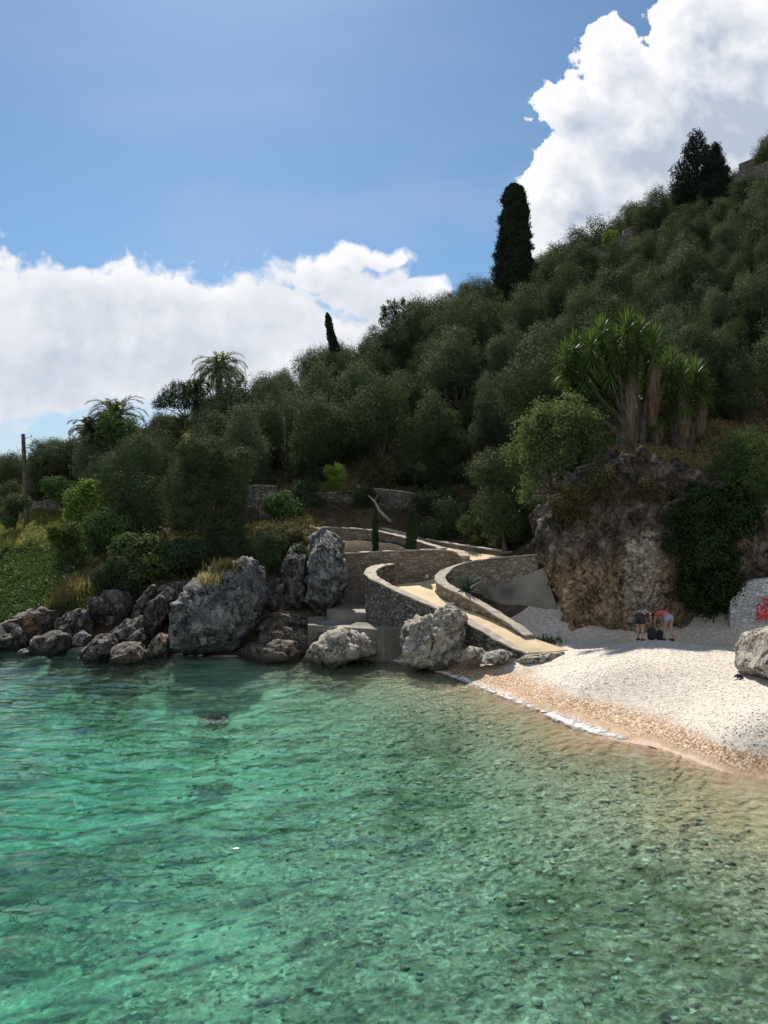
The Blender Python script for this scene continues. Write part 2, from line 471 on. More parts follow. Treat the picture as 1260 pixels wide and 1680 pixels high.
fc = gv[gf].mean(1)
def in_beach(c):
    x, y, z = c[:, 0], c[:, 1], c[:, 2]
    return (z > -0.03) & (z < 2.6) & (x > -1.3) & (y < 36.8 + np.clip((x - 12) * .1, 0, 2)) & (x < 60)
ib = in_beach(fc); iu = (~ib) & (fc[:, 2] <= 0.0) & (fc[:, 1] < 50); ih = ~(ib | iu)

# --- pebble beach, wet sand, sea bed, hillside materials
def pebble_layers(b, pos, s):
    w_ = b.vm('ADD', pos, b.vm('MULTIPLY', b.noise(pos, 6 * s, 2, out='Color'), (.06 / s,) * 3))
    v = b.n('ShaderNodeTexVoronoi'); b.put(v.inputs['Vector'], w_); v.inputs['Scale'].default_value = 9 * s
    e = b.voro(w_, 9 * s, 'DISTANCE_TO_EDGE')
    return v.outputs['Color'], v.outputs['Distance'], e
m, b, out = new_mat('pebble_beach')
pos = geo_pos(b)
sz = b.n('ShaderNodeSeparateXYZ'); b.put(sz.inputs[0], pos)
pc, pd, pe = pebble_layers(b, pos, 2.0)
pc2, pd2, pe2 = pebble_layers(b, b.vm('ADD', pos, (3, 5, 0)), 2.4)
cs = b.n('ShaderNodeSeparateColor'); b.put(cs.inputs[0], pc)
dry = b.rgb(cs.outputs[0], [(0, (.36, .31, .25)), (.2, (.48, .42, .345)), (.6, (.61, .54, .455)), (1, (.76, .70, .61))])
dry = b.mix(b.ramp(b.noise(pos, .6, 5, .6), .35, .7, 0, .35), dry, (.56, .47, .37))
dry = b.mix(b.ramp(pe, 0, .14, .22, 0), dry, (.22, .18, .14))
ws = b.n('ShaderNodeSeparateColor'); b.put(ws.inputs[0], pc2)
gravel = b.rgb(ws.outputs[1], [(0, (.14, .085, .05)), (.35, (.34, .21, .12)), (.7, (.50, .34, .21)), (1, (.72, .60, .46))])
sand = b.mix(b.noise(pos, 30, 3), (.38, .245, .145), (.48, .335, .215))
zz = b.m('ADD', sz.outputs[2], b.m('MULTIPLY', b.m('SUBTRACT', b.noise(pos, .9, 4, .6), .5), .35))
wetm = b.ramp(zz, .30, .58)
col = b.mix(wetm, gravel, dry)
sandm = b.m('MULTIPLY', b.m('MULTIPLY', b.ramp(zz, .22, .06), b.ramp(sz.outputs[0], 2.5, 6.0)), .8)
col = b.mix(sandm, col, sand)
rough = b.ramp(zz, .0, .12, .6, .95)
hh = b.m('ADD', b.m('MULTIPLY', b.ramp(pe, 0, .3), wetm), b.m('MULTIPLY', b.ramp(pe2, 0, .3), .4))
bsdf(b, out, col, rough, b.bump(hh, .35, .010), .35)
M['beach'] = m

m, b, out = new_mat('sea_bed')
pos = geo_pos(b)
pc, pd, pe = pebble_layers(b, pos, 1.05)
pc2, pd2, pe2 = pebble_layers(b, b.vm('ADD', pos, (3, 5, 0)), 2.2)
cs = b.n('ShaderNodeSeparateColor'); b.put(cs.inputs[0], pc)
cs2 = b.n('ShaderNodeSeparateColor'); b.put(cs2.inputs[0], pc2)
sz = b.n('ShaderNodeSeparateXYZ'); b.put(sz.inputs[0], pos)
stones = b.rgb(cs.outputs[0], [(0, (.09, .09, .055)), (.3, (.28, .27, .19)), (.65, (.56, .53, .41)), (1, (.95, .92, .78))])
small = b.rgb(cs2.outputs[1], [(0, (.10, .08, .05)), (.4, (.34, .27, .17)), (.75, (.52, .43, .30)), (1, (.86, .76, .60))])
deep = b.ramp(sz.outputs[2], -1.2, -.25)
col = b.mix(b.m('MULTIPLY', b.ramp(pe, 0, .08, 1, .1), .45), stones, (.09, .08, .05))
col = b.mix(b.ramp(deep, 0, 1, .35, 1), col, small)
sandy = b.ramp(b.noise(pos, .16, 4, .5), .45, .56)
left = b.ramp(sz.outputs[0], 2.0, -6.0)
col = b.mix(b.m('MULTIPLY', b.m('MULTIPLY', sandy, left), .85), col, (.88, .86, .72))
weed = b.ramp(b.noise(b.vm('ADD', pos, (20, 7, 0)), .30, 6, .65), .50, .62)
col = b.mix(b.m('MULTIPLY', weed, b.ramp(deep, 0, 1, .78, .15)), col, (.07, .09, .03))
shs = b.m('MULTIPLY', b.ramp(sz.outputs[2], -.75, -.15), b.ramp(sz.outputs[0], 1.5, 5.0))
col = b.mix(shs, col, b.mix(b.noise(pos, 25, 3), (.42, .28, .17), (.54, .385, .25)))
col = b.mix(b.ramp(b.noise(pos, 1.1, 6, .65), .42, .7, 0, .5), col, (.50, .49, .37))
bsdf(b, out, col, .9, b.bump(b.noise(pos, 9, 4, .6), .5, .05), .1)
M['seabed'] = m

m, b, out = new_mat('hillside_soil')
pos = geo_pos(b)
n1 = b.noise(pos, .35, 6, .6); n2 = b.noise(pos, 3.0, 6, .65)
col = b.mix(b.ramp(n1, .4, .6), (.075, .052, .033), (.13, .095, .055))
col = b.mix(b.ramp(n2, .5, .65), col, (.06, .07, .03))
col = b.mix(b.ramp(b.noise(pos, 1.2, 6, .7), .58, .68), col, (.20, .185, .165))
sx = b.n('ShaderNodeSeparateXYZ'); b.put(sx.inputs[0], pos)
gm = b.m('MULTIPLY', b.ramp(sx.outputs[0], -13.5, -17.0), b.ramp(sx.outputs[2], .8, 1.4))
grass = b.mix(b.ramp(b.noise(pos, .5, 5, .6), .38, .62), (.12, .16, .04), (.34, .31, .11))
grass = b.mix(b.m('MULTIPLY', b.ramp(sx.outputs[2], 3.2, 5.0), b.ramp(b.noise(pos, .25, 4), .4, .55)), grass, (.42, .30, .15))
col = b.mix(gm, col, grass)
bsdf(b, out, col, .95, b.bump(b.noise(pos, 5, 6, .7), .8, .2), .1)
M['hill'] = m

def sub_mesh(name, mask, mat):
    f = gf[mask]; used = np.unique(f); rem = np.full(len(gv), -1); rem[used] = np.arange(len(used))
    return mesh_obj(name, gv[used], rem[f], mat)
tag(sub_mesh('beach', ib, M['beach']), kind='structure')
tag(sub_mesh('seabed', iu, M['seabed']), kind='structure')
tag(sub_mesh('hillside', ih, M['hill']), kind='structure')

def hit(u, v, y0=28.0, y1=170.0):
    """where the ray through photo pixel (u,v) first meets the ground"""
    Y = np.arange(y0, y1, .25)
    X = (u - 630) / K * Y; Z = 6 - (v - 850) / K * Y
    d = Z - hz(X, Y)
    k = np.argmax(d < 0)
    if d[k] >= 0: k = len(Y) - 1
    return float(X[k]), float(Y[k]), float(hz(X[k], Y[k]))

# ------------------------------------------------------------------ water
wx = axis([(-3000, -300, 300), (-300, -60, 20), (-60, -32, 1.0), (-32, -24, .12), (-24, 15, .06), (15, 24, .25), (24, 60, 4), (60, 300, 40), (300, 3000, 300)])
wy = axis([(-3000, -300, 300), (-300, -20, 20), (-20, 6.5, 1.0), (6.5, 26, .05), (26, 44, .075), (44, 60, 4), (60, 300, 30)])
WX, WY = np.meshgrid(wx, wy)
near = np.clip((20 - np.abs(WX + 4)) / 4 + 1, 0, 1) * np.clip((WY - 4) / 2.5, 0, 1)
leftw = np.clip((3.5 - WX - (WY - 12) * .05) / 9, 0.12, 1)
wxp = WX + .5 * fbm(WX * .3, WY * .3, 2, 2); wyp = WY + .35 * fbm(WX * .25, WY * .4, 9, 2) + .12 * WX
WZ = leftw * (.040 * pn(wxp / 1.5, wyp / .66, 0) + .036 * pn(wxp / 3.2, wyp / 1.5, 4.4) + .019 * pn(wxp / .75, wyp / .32, 7))
WZ = WZ + .0125 * pn(WX / .34, wyp / .24, 1.5) * np.clip(1.5 - leftw, .5, 1) + .0070 * pn(WX / .17, WY / .14, 3.5) * np.clip(1.3 - leftw, .3, 1)
WZ = WZ + .012 * pn(WX / .55, WY / .20, 6.6) * np.clip((WY - 18) / 8, 0, 1) * np.clip((2 - WX) / 8, 0, 1)
WZ = WZ * near
wn, wm_ = len(wx), len(wy)
wv = np.stack([WX, WY, WZ], -1).reshape(-1, 3)
ii = (np.arange(wm_ - 1)[:, None] * wn + np.arange(wn - 1)[None, :]).ravel()
wf = np.stack([ii, ii + 1, ii + wn + 1, ii + wn], 1)
# close the body of water: sides and a bottom 30 m down (below the sea bed)
loop = np.concatenate([np.arange(wn), np.arange(1, wm_) * wn + wn - 1, (wm_ - 1) * wn + np.arange(wn - 2, -1, -1), np.arange(wm_ - 2, 0, -1) * wn])
nb = len(wv); bot = wv[loop].copy(); bot[:, 2] = -30
wv = np.concatenate([wv, bot, [[0, 0, -30]]])
L = len(loop); a_ = np.arange(L); c_ = (a_ + 1) % L
side = np.stack([loop[c_], loop[a_], nb + a_, nb + c_], 1)
mids = (bot + bot[c_]) / 2
fan = np.stack([nb + c_, nb + a_, np.full(L, nb + L), np.full(L, nb + L)], 1)
m, b, out = new_mat('sea_water')
pos = geo_pos(b)
# surface: mirror share by Fresnel, the rest goes through; drawn cell-edge lines, not the wavelets,
# let more sun straight through and so paint the light net on the bed
wl = b.n('ShaderNodeSeparateXYZ'); b.put(wl.inputs[0], pos)
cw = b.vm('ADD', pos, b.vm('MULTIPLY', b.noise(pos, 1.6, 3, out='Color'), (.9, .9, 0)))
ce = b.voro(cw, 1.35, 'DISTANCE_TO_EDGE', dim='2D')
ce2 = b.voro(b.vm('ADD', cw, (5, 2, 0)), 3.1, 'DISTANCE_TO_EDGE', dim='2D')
light_net = b.m('ADD', b.m('MULTIPLY', b.ramp(ce, .0, .06, 1, 0), .75), b.m('MULTIPLY', b.ramp(ce2, 0, .08, 1, 0), .5))
thru = b.m('ADD', .52, light_net, clamp=True)
bn = b.bump(b.noise(b.mapping(pos, scale=(1, 1.8, 1)), 9.0, 2, .5), .10, .02)
fr = b.n('ShaderNodeFresnel'); fr.inputs[0].default_value = 1.333; b.put(fr.inputs['Normal'], bn)
gl = b.n('ShaderNodeBsdfGlossy'); gl.inputs['Roughness'].default_value = 0.05; b.put(gl.inputs['Normal'], bn)
rf = b.n('ShaderNodeBsdfRefraction'); rf.inputs['Roughness'].default_value = 0.0; rf.inputs['IOR'].default_value = 1.333; b.put(rf.inputs['Normal'], bn)
tr = b.n('ShaderNodeBsdfTransparent')
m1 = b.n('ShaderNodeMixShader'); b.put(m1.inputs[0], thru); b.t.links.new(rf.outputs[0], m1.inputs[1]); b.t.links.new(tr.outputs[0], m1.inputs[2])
m2 = b.n('ShaderNodeMixShader'); b.put(m2.inputs[0], fr.outputs[0]); b.t.links.new(m1.outputs[0], m2.inputs[1]); b.t.links.new(gl.outputs[0], m2.inputs[2])
b.t.links.new(m2.outputs[0], out.inputs['Surface'])
va = b.n('ShaderNodeVolumeAbsorption')
va.inputs['Color'].default_value = (0.15, 0.74, 0.62, 1)
va.inputs['Density'].default_value = 0.26
b.t.links.new(va.outputs[0], out.inputs['Volume'])
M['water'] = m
fl = [wf, side, fan[:, :3]]
WATER_F = None
me_faces = np.concatenate([wf, side])
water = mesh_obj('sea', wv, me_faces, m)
tag(water, kind='structure')
# ------------------------------------------------------------------ stone and concrete materials
def stone_mat(name, scale, cols, mortar, mort_w=0.07, rough=0.95, squash=1.5, bump=0.8):
    m, b, out = new_mat(name)
    pos = geo_pos(b)
    q = b.mapping(pos, scale=(1, 1, squash))
    q = b.vm('ADD', q, b.vm('MULTIPLY', b.noise(pos, 3.5, 3, out='Color'), (.10, .10, .13)))
    v = b.n('ShaderNodeTexVoronoi'); b.put(v.inputs['Vector'], q); v.inputs['Scale'].default_value = scale
    e = b.voro(q, scale, 'DISTANCE_TO_EDGE')
    cs = b.n('ShaderNodeSeparateColor'); b.put(cs.inputs[0], v.outputs['Color'])
    n = b.noise(pos, 9, 5, .65)
    col = b.rgb(cs.outputs[0], [(i / (len(cols) - 1), c) for i, c in enumerate(cols)])
    col = b.mix(b.ramp(n, .35, .7, 0, .5), col, tuple(c * .55 for c in cols[0]))
    e2 = b.m('ADD', e, b.m('MULTIPLY', b.m('SUBTRACT', n, .5), .08))
    col = b.mix(b.ramp(e2, mort_w * .4, mort_w, 1, 0), col, mortar)
    stain = b.ramp(b.noise(b.mapping(pos, scale=(1, 1, .35)), .9, 5, .6), .5, .72, 0, .45)
    col = b.mix(stain, col, tuple(c * .45 for c in mortar))
    h = b.m('ADD', b.ramp(e2, 0, mort_w * 2.2), b.m('MULTIPLY', n, .5))
    bsdf(b, out, col, rough, b.bump(h, bump, .06), .2)
    return m
M['wall_grey'] = stone_mat('grey_rubble_stone', 6.4, [(.12, .11, .095), (.20, .185, .16), (.27, .25, .215), (.38, .35, .30)], (.075, .063, .05), .09, squash=1.1)
M['wall_brown'] = stone_mat('brown_mortared_stone', 4.0, [(.20, .16, .12), (.29, .235, .175), (.37, .305, .23), (.46, .39, .31)], (.26, .205, .145), .07, squash=1.5)
M['wall_dry'] = stone_mat('dry_stone', 4.2, [(.15, .135, .115), (.28, .25, .21), (.38, .35, .30), (.5, .47, .42)], (.06, .05, .04), .08, squash=2.2)
M['wall_white'] = stone_mat('whitewashed_stone', 4.6, [(.50, .50, .50), (.62, .62, .61), (.72, .72, .70), (.78, .78, .76)], (.48, .46, .43), .05, squash=1.6)
M['coping'] = simple_mat('coping_mortar', (.30, .26, .205), (.50, .44, .36), 3.0, .95, .6, .02)
M['concrete'] = simple_mat('grey_concrete', (.13, .12, .10), (.31, .285, .24), .7, .9, .4, .015)
M['concrete_lt'] = simple_mat('pale_concrete', (.30, .28, .245), (.44, .41, .36), 1.2, .9, .3, .01)
m, b, out = new_mat('ochre_path')
pos = geo_pos(b)
col = b.mix(b.ramp(b.noise(pos, 1.1, 5, .6), .3, .7), (.54, .42, .255), (.66, .54, .355))
col = b.mix(b.ramp(b.noise(pos, 14, 5, .7), .55, .75, 0, .35), col, (.36, .28, .18))
bsdf(b, out, col, .95, b.bump(b.noise(pos, 30, 3), .3, .01), .1)
M['path'] = m

def cr(pts, step=.15):
    """catmull-rom through points of any dimension, about `step` apart"""
    p = np.asarray(pts, float)
    q = np.concatenate([[2 * p[0] - p[1]], p, [2 * p[-1] - p[-2]]])
    out = []
    for i in range(1, len(q) - 2):
        n = max(1, int(np.linalg.norm(q[i + 1][:2] - q[i][:2]) / step))
        t = np.linspace(0, 1, n, endpoint=False)[:, None]
        out.append(.5 * (2 * q[i] + (q[i + 1] - q[i - 1]) * t + (2 * q[i - 1] - 5 * q[i] + 4 * q[i + 1] - q[i + 2]) * t ** 2
                         + (-q[i - 1] + 3 * q[i] - 3 * q[i + 1] + q[i + 2]) * t ** 3))
    return np.concatenate(out + [p[-1:]])
def normals2(c):
    t = np.gradient(c[:, :2], axis=0); t /= np.linalg.norm(t, axis=1)[:, None] + 1e-9
    return np.stack([-t[:, 1], t[:, 0]], 1)
def wall_mesh(c, zb, thick, rows=8, jit=.025, seed=0, batter=0.0):
    """c: (N,3) centre line with top z; zb: (N,) base z"""
    n = normals2(c); N = len(c); ring = []
    s = np.linspace(0, 1, rows + 1)
    for side, ss in ((1, s), (-1, s[::-1])):
        for k in ss:
            off = side * (thick / 2 + batter * (1 - k))
            z = zb + (c[:, 2] - zb) * k
            x = c[:, 0] + n[:, 0] * off; y = c[:, 1] + n[:, 1] * off
            d = jit * fbm(x * 3 + seed, y * 3, z * 4, 3) * (side)
            ring.append(np.stack([x + n[:, 0] * d, y + n[:, 1] * d, z + (jit * .6 * pn(x * 2.5, y * 2.5, seed) if k == 1 else 0)], 1))
    ring = np.stack(ring, 1); m_ = ring.shape[1]
    V = ring.reshape(-1, 3)
    F = []
    for i in range(N - 1):
        for j in range(m_):
            k = (j + 1) % m_
            F.append((i * m_ + j, (i + 1) * m_ + j, (i + 1) * m_ + k, i * m_ + k))
    h = m_ // 2
    for base, flip in ((0, 0), ((N - 1) * m_, 1)):
        for j in range(h - 1):
            a = (base + j, base + j + 1, base + m_ - 2 - j, base + m_ - 1 - j)
            F.append(a if not flip else a[::-1])
    return V, np.array(F)
def wall(name, label, cat, pts, zb, thick=.38, mat='wall_brown', cap=True, cap_h=.07, cap_over=.05, group=None, rows=8, jit=.03, step=.15, batter=0.0, sub='stonework', capmat='coping'):
    pz = [(*p, z) for p, z in zip(pts, zb)]
    c4 = cr(pz, step); c = c4[:, :3]; z0 = c4[:, 3]
    base = (c[:, 0].mean(), c[:, 1].mean(), float(z0.min()))
    root = thing(name, label, cat, base, group=group)
    cc = c.copy()
    if cap: cc[:, 2] -= cap_h
    V, F = wall_mesh(cc, z0, thick, rows, jit, seed=len(bpy.data.objects), batter=batter)
    mesh_obj(sub, V, F, M[mat], root, base, smooth=False)
    if cap:
        V, F = wall_mesh(c, c[:, 2] - cap_h + .004, thick + 2 * cap_over, 1, .06, seed=3)
        mesh_obj('coping', V, F, M[capmat], root, base, smooth=False)
    return root
def PP(u, v, Y): return tuple(P(u, v, Y))

# outer curved wall of the lower ramp (A)
A_ = [PP(868, 1071, 31.7), PP(830, 1054, 32.1), PP(790, 1030, 33.0), PP(760, 1013, 33.8), PP(730, 1000, 34.4), PP(700, 988, 34.9), PP(665, 973, 35.5), PP(632, 957, 36.2), PP(611, 945, 37.0), PP(608, 936, 38.0), PP(618, 929, 39.2), PP(640, 924, 40.6)]
A_b = [.55, .5, .3, .3, .3, .4, .6, .9, 1.1, 1.2, 1.6, 1.9]
wall('ramp_wall', 'curved grey rubble wall with pale coping on the water side of the ramp', 'stone wall', A_, A_b, .42, 'wall_grey', rows=14, jit=.045)
# inner parapet (B) curling round the agave and running to the cliff
B_ = [PP(868, 1041, 33.1), PP(845, 1024, 33.9), PP(820, 1009, 34.6), PP(795, 993, 35.3), PP(765, 976, 36.1), PP(738, 963, 36.9), PP(724, 952, 37.7), PP(724, 942, 38.4), PP(737, 932, 38.9), PP(765, 922, 38.9), PP(800, 916, 38.5), PP(840, 912, 37.7), PP(886, 908, 36.7)]
B_b = [1.05, 1.1, 1.2, 1.3, 1.5, 1.8, 2.2, 2.4, 2.4, 2.2, 1.6, 1.2, .9]
wall('parapet_wall', 'brown stone parapet curling round the agave beside the ramp', 'stone wall', B_, B_b, .40, 'wall_brown', rows=12)
# terrace wall (F) behind the hairpin
F_ = [PP(552, 908, 41.6), PP(600, 905, 41.6), PP(650, 903, 41.6), PP(700, 901, 41.5), PP(735, 902, 41.3), PP(755, 906, 41.0), PP(764, 912, 40.4)]
F_b = [1.2, 1.2, 1.8, 2.2, 2.5, 2.6, 2.8]
wall('terrace_wall', 'tall brown stone retaining wall behind the hairpin of the path', 'stone wall', F_, F_b, .42, 'wall_brown', rows=14)
# wall (D) on the water side of the upper path
D_ = [PP(530, 864, 46.6), PP(570, 866, 46.4), PP(610, 869, 46.0), PP(650, 877, 45.2), PP(690, 888, 43.8), PP(728, 899, 42.2)]
wall('upper_path_wall', 'stone wall under the upper path behind the two small cypresses', 'stone wall', D_, [3.9, 4.0, 4.0, 3.9, 3.8, 3.7], .40, 'wall_brown', rows=8)
# wall (C) on the hill side of the upper path
C_ = [PP(630, 866, 48.6), PP(660, 874, 47.3), PP(690, 882, 46.0), PP(750, 892, 44.2), PP(805, 900, 42.9), PP(850, 906, 42.0), PP(884, 911, 41.5)]
wall('hillside_wall', 'low brown stone wall on the hill side of the upper path', 'stone wall', C_, [4.6, 4.4, 4.2, 3.9, 3.6, 3.4, 3.3], .38, 'wall_brown', rows=5)

def slab_poly(name, top_pts, skirt, mat, parent=None, kind=None, step=None):
    """closed prism: polygon with per-vertex top z, vertical skirt"""
    p = np.array(top_pts, float); n = len(p)
    V = np.concatenate([p, p - np.array([0, 0, skirt])])
    F = [list(range(n)), list(range(2 * n - 1, n - 1, -1))] + [[i, i + n, (i + 1) % n + n, (i + 1) % n] for i in range(n)]
    # orient outwards
    area = sum(p[i][0] * p[(i + 1) % n][1] - p[(i + 1) % n][0] * p[i][1] for i in range(n))
    if area < 0: F = [f[::-1] for f in F]
    o = mesh_obj(name, V, F, mat, parent, smooth=False)
    if kind: tag(o, kind=kind)
    return o
# the path: one ribbon from beach to the upper left (left edge / right edge)
PL = [(5.50, 31.75, .84), (4.75, 32.15, 1.12), (3.95, 33.0, 1.45), (3.2, 33.9, 1.78), (2.4, 34.6, 2.02), (1.5, 35.2, 2.25), (.6, 35.9, 2.45), (-.1, 36.6, 2.58), (-.45, 37.8, 2.66), (-.2, 39.2, 2.70), (.6, 40.6, 2.74), (2.0, 41.2, 2.86), (3.3, 40.95, 3.30), (3.95, 40.35, 3.72), (4.35, 40.7, 3.92), (3.9, 41.6, 4.0), (3.0, 42.7, 4.15), (1.6, 44.4, 4.5), (-.4, 46.1, 4.92), (-3.4, 46.8, 5.35), (-5.2, 48.8, 5.72)]
PR = [(7.15, 32.1, .90), (5.95, 33.2, 1.20), (5.2, 34.1, 1.50), (4.3, 35.0, 1.82), (3.5, 35.8, 2.05), (2.9, 36.4, 2.28), (2.5, 37.2, 2.46), (2.35, 37.8, 2.58), (2.35, 38.2, 2.66), (2.5, 38.6, 2.72), (2.8, 38.9, 2.82), (3.2, 39.1, 3.0), (3.8, 39.15, 3.40), (4.6, 39.0, 3.74), (6.6, 39.2, 3.92), (6.9, 41.0, 4.0), (5.2, 42.3, 4.15), (3.0, 44.4, 4.5), (1.5, 46.0, 4.9), (-1.8, 48.8, 5.35), (-4.6, 50.3, 5.72)]
L_ = cr(np.array([(*a, *c) for a, c in zip(PL, PR)]), .25)
nL = len(L_); cols = 7
V = []
for k in range(cols):
    t = k / (cols - 1)
    q = L_[:, :3] * (1 - t) + L_[:, 3:] * t
    q[:, 2] += .012 * fbm(q[:, 0] * .8, q[:, 1] * .8, 0, 2)
    V.append(q)
sk = [V[0] - [0, 0, .45], V[-1] - [0, 0, .45]]
V = np.stack([sk[0]] + V + [sk[1]], 1); c_n = V.shape[1]
ii = (np.arange(nL - 1)[:, None] * c_n + np.arange(c_n - 1)[None]).ravel()
F = np.stack([ii, ii + 1, ii + c_n + 1, ii + c_n], 1)
V = V.reshape(-1, 3)
F = [list(f) for f in F] + [[k for k in range(c_n)][::-1]]
path = tag(mesh_obj('path', V, F, M['path'], smooth=False), kind='structure')
# planted terrace between D and F
tag(slab_poly('terrace', [(-2.6, 41.75, 4.1), (3.9, 41.5, 4.1), (3.2, 42.2, 4.1), (2.0, 43.6, 4.1), (.4, 45.1, 4.1), (-3.4, 46.3, 4.1), (-4.4, 43.6, 4.1)], .8, M['hill']), kind='structure')
# concrete parts
def concrete(name, label, cat, top, skirt, mat='concrete'):
    o = slab_poly(name, top, skirt, M[mat]); bevel_obj(o, .03, 2); return tag(o, label, cat)
def cpz(u, Y, z): return ((u - 630) / K * Y, Y, z)
concrete('concrete_platform', 'low grey concrete landing below the curved rubble wall', 'platform', [cpz(505, 36.2, 1.34), cpz(630, 34.6, 1.34), cpz(672, 35.5, 1.34), cpz(664, 38, 1.34), cpz(505, 39.5, 1.34)], 1.6)
concrete('concrete_step', 'upper grey concrete step between the rock pillar and curved wall', 'step', [cpz(536, 37.9, 1.74), cpz(611, 37.2, 1.74), cpz(612, 41.3, 1.74), cpz(536, 41.3, 1.74)], 1.2)
concrete('concrete_footing', 'dark concrete footing under the left end of the terrace wall', 'footing', [cpz(530, 41.05, 2.35), cpz(625, 41.05, 2.42), cpz(625, 41.6, 2.42), cpz(530, 41.6, 2.35)], 1.6)
bt = [(792, 968, 38.2), (850, 948, 37.2), (893, 931, 36.2), (915, 1000, 35.9)]
top = np.array([PP(*t) for t in bt])
Vp = []; 
for (x, y, z) in top: Vp += [(x, y, z), (x + .1, y + .25, z), (x, y, .6), (x + .1, y + .25, .6)]
Fp = []
for i in range(3):
    a, c = 4 * i, 4 * i + 4
    Fp += [[a, a + 2, c + 2, c], [a + 1, c + 1, c + 3, a + 3], [a, c, c + 1, a + 1], [a + 2, a + 3, c + 3, c + 2]]
Fp += [[0, 1, 3, 2], [12, 14, 15, 13]]
tag(mesh_obj('concrete_facing', Vp, Fp, M['concrete'], smooth=False), 'smooth grey concrete facing between the parapet wall and orange cliff', 'retaining wall')

# ------------------------------------------------------------------ rocks
import bmesh
def ico(sub):
    bm = bmesh.new(); bmesh.ops.create_icosphere(bm, subdivisions=sub, radius=1)
    V = np.array([v.co[:] for v in bm.verts]); F = np.array([[v.index for v in f.verts] for f in bm.faces]); bm.free()
    return V, F
ICO = {k: ico(k) for k in (1, 2, 3, 4, 5, 6)}
def rock(poly, Y, depth, name='rock', label='', cat='rock', mat='rock', sub=5, rough=.14, cuts=9, group=None, p=.62, strata=0.0, seed=None, freq=1.0, zmin=None, blocks=.075, nsite=60, bw=1.0):
    seed = seed if seed is not None else len(bpy.data.objects)
    rg = np.random.default_rng(seed)
    pts = np.array([P(u, v, Y) for u, v in poly])
    c = (pts.max(0) + pts.min(0)) / 2
    th = np.arctan2(pts[:, 2] - c[2], pts[:, 0] - c[0]); rr = np.hypot(pts[:, 2] - c[2], pts[:, 0] - c[0])
    o_ = np.argsort(th); th, rr = th[o_], rr[o_]
    # dense outline (interpolate along the straight polygon edges)
    q = pts[o_][:, [0, 2]] - c[[0, 2]]
    dense = np.concatenate([q[i] + (q[(i + 1) % len(q)] - q[i]) * np.linspace(0, 1, 12, endpoint=False)[:, None] for i in range(len(q))])
    dt = np.arctan2(dense[:, 1], dense[:, 0]); dr = np.hypot(dense[:, 0], dense[:, 1]); k = np.argsort(dt); dt, dr = dt[k], dr[k]
    V, F = ICO[sub]
    s = np.hypot(V[:, 0], V[:, 2]); tt = np.arctan2(V[:, 2], V[:, 0])
    r = np.interp(tt, dt, dr, period=2 * np.pi)
    S = float(np.mean(dr))
    x = r * s ** p * np.cos(tt); z = r * s ** p * np.sin(tt); y = depth * np.sign(V[:, 1]) * np.abs(V[:, 1]) ** p
    W = np.stack([x, y, z], 1)
    for _ in range(cuts):
        n = rg.normal(size=3); n[1] = -abs(n[1]) * .8; n /= np.linalg.norm(n)
        d = W @ n; lim = d.max() * rg.uniform(.66, .9)
        W = W - np.maximum(0, d - lim)[:, None] * n * .9
    nr = W / (np.linalg.norm(W, axis=1)[:, None] + 1e-6)
    G = W + c; f = freq
    disp = rough * S * (.55 * (ridged(G[:, 0] * .9 * f + seed, G[:, 1] * .9 * f, G[:, 2] * .9 * f, 5, .55) - .7) + .45 * fbm(G[:, 0] * 2.2 * f, G[:, 1] * 2.2 * f, G[:, 2] * 2.2 * f + seed, 3))
    vert = ridged(G[:, 0] * 1.8 + seed, G[:, 1] * 1.8, G[:, 2] * .35, 3) - .6
    disp = disp + rough * .35 * S * vert * (1 if strata == 0 else .2)
    if strata:
        lay = np.sin(G[:, 2] * 9 + 2.2 * fbm(G[:, 0] * .8, G[:, 1] * .8, 0, 2)) ; disp = disp + strata * S * np.sign(lay) * np.abs(lay) ** .5
    if blocks:   # fractured blocks: every cell of the rock is shifted and tilted a little
        lo, hi = G.min(0), G.max(0)
        st_ = lo + (hi - lo) * rg.random((nsite, 3)); off_ = rg.uniform(-1, .6, nsite); tl = rg.normal(size=(nsite, 3)) * 1.1
        Gq = G + np.stack([fbm(G[:, 0] * 1.2, G[:, 1] * 1.2, G[:, 2] * 1.2 + q_, 2) for q_ in (0, 9, 21)], 1) * .12 * S
        best = np.full(len(G), 1e9); bi = np.zeros(len(G), int)
        for q_ in range(nsite):
            dd = ((Gq - st_[q_]) ** 2 * np.array([1, 1, bw])).sum(1); k_ = dd < best; best[k_] = dd[k_]; bi[k_] = q_
        cs_ = (hi - lo).mean() / nsite ** .33
        disp = disp + blocks * S * (off_[bi] + ((G - st_[bi]) * tl[bi]).sum(1) / cs_ * .8)
    W = W + nr * disp[:, None]
    V = W + c
    base = (c[0], c[1], float(V[:, 2].min()))
    o = mesh_obj(name, V, F, M[mat], None, base, smooth=True)
    return tag(o, label, cat, group)
G_SH = 'rocks along the waterline'
rock([(272,1065),(273,1015),(283,985),(297,962),(325,950),(345,934),(368,928),(395,920),(416,924),(426,950),(436,985),(434,1015),(421,1052),(398,1080),(350,1092),(300,1088)], 36.6, 2.3, label='largest dark grey boulder at the waterline, grass on its top', sub=6, rough=.12, cuts=16)
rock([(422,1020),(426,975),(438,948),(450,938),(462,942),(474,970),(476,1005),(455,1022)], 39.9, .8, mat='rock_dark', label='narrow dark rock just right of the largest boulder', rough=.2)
rock([(455,1008),(462,950),(472,912),(490,890),(500,895),(506,930),(505,980),(498,1012)], 40.2, 1.0, mat='rock_dark', label='dark rough rock column left of the tall smooth pillar', rough=.24)
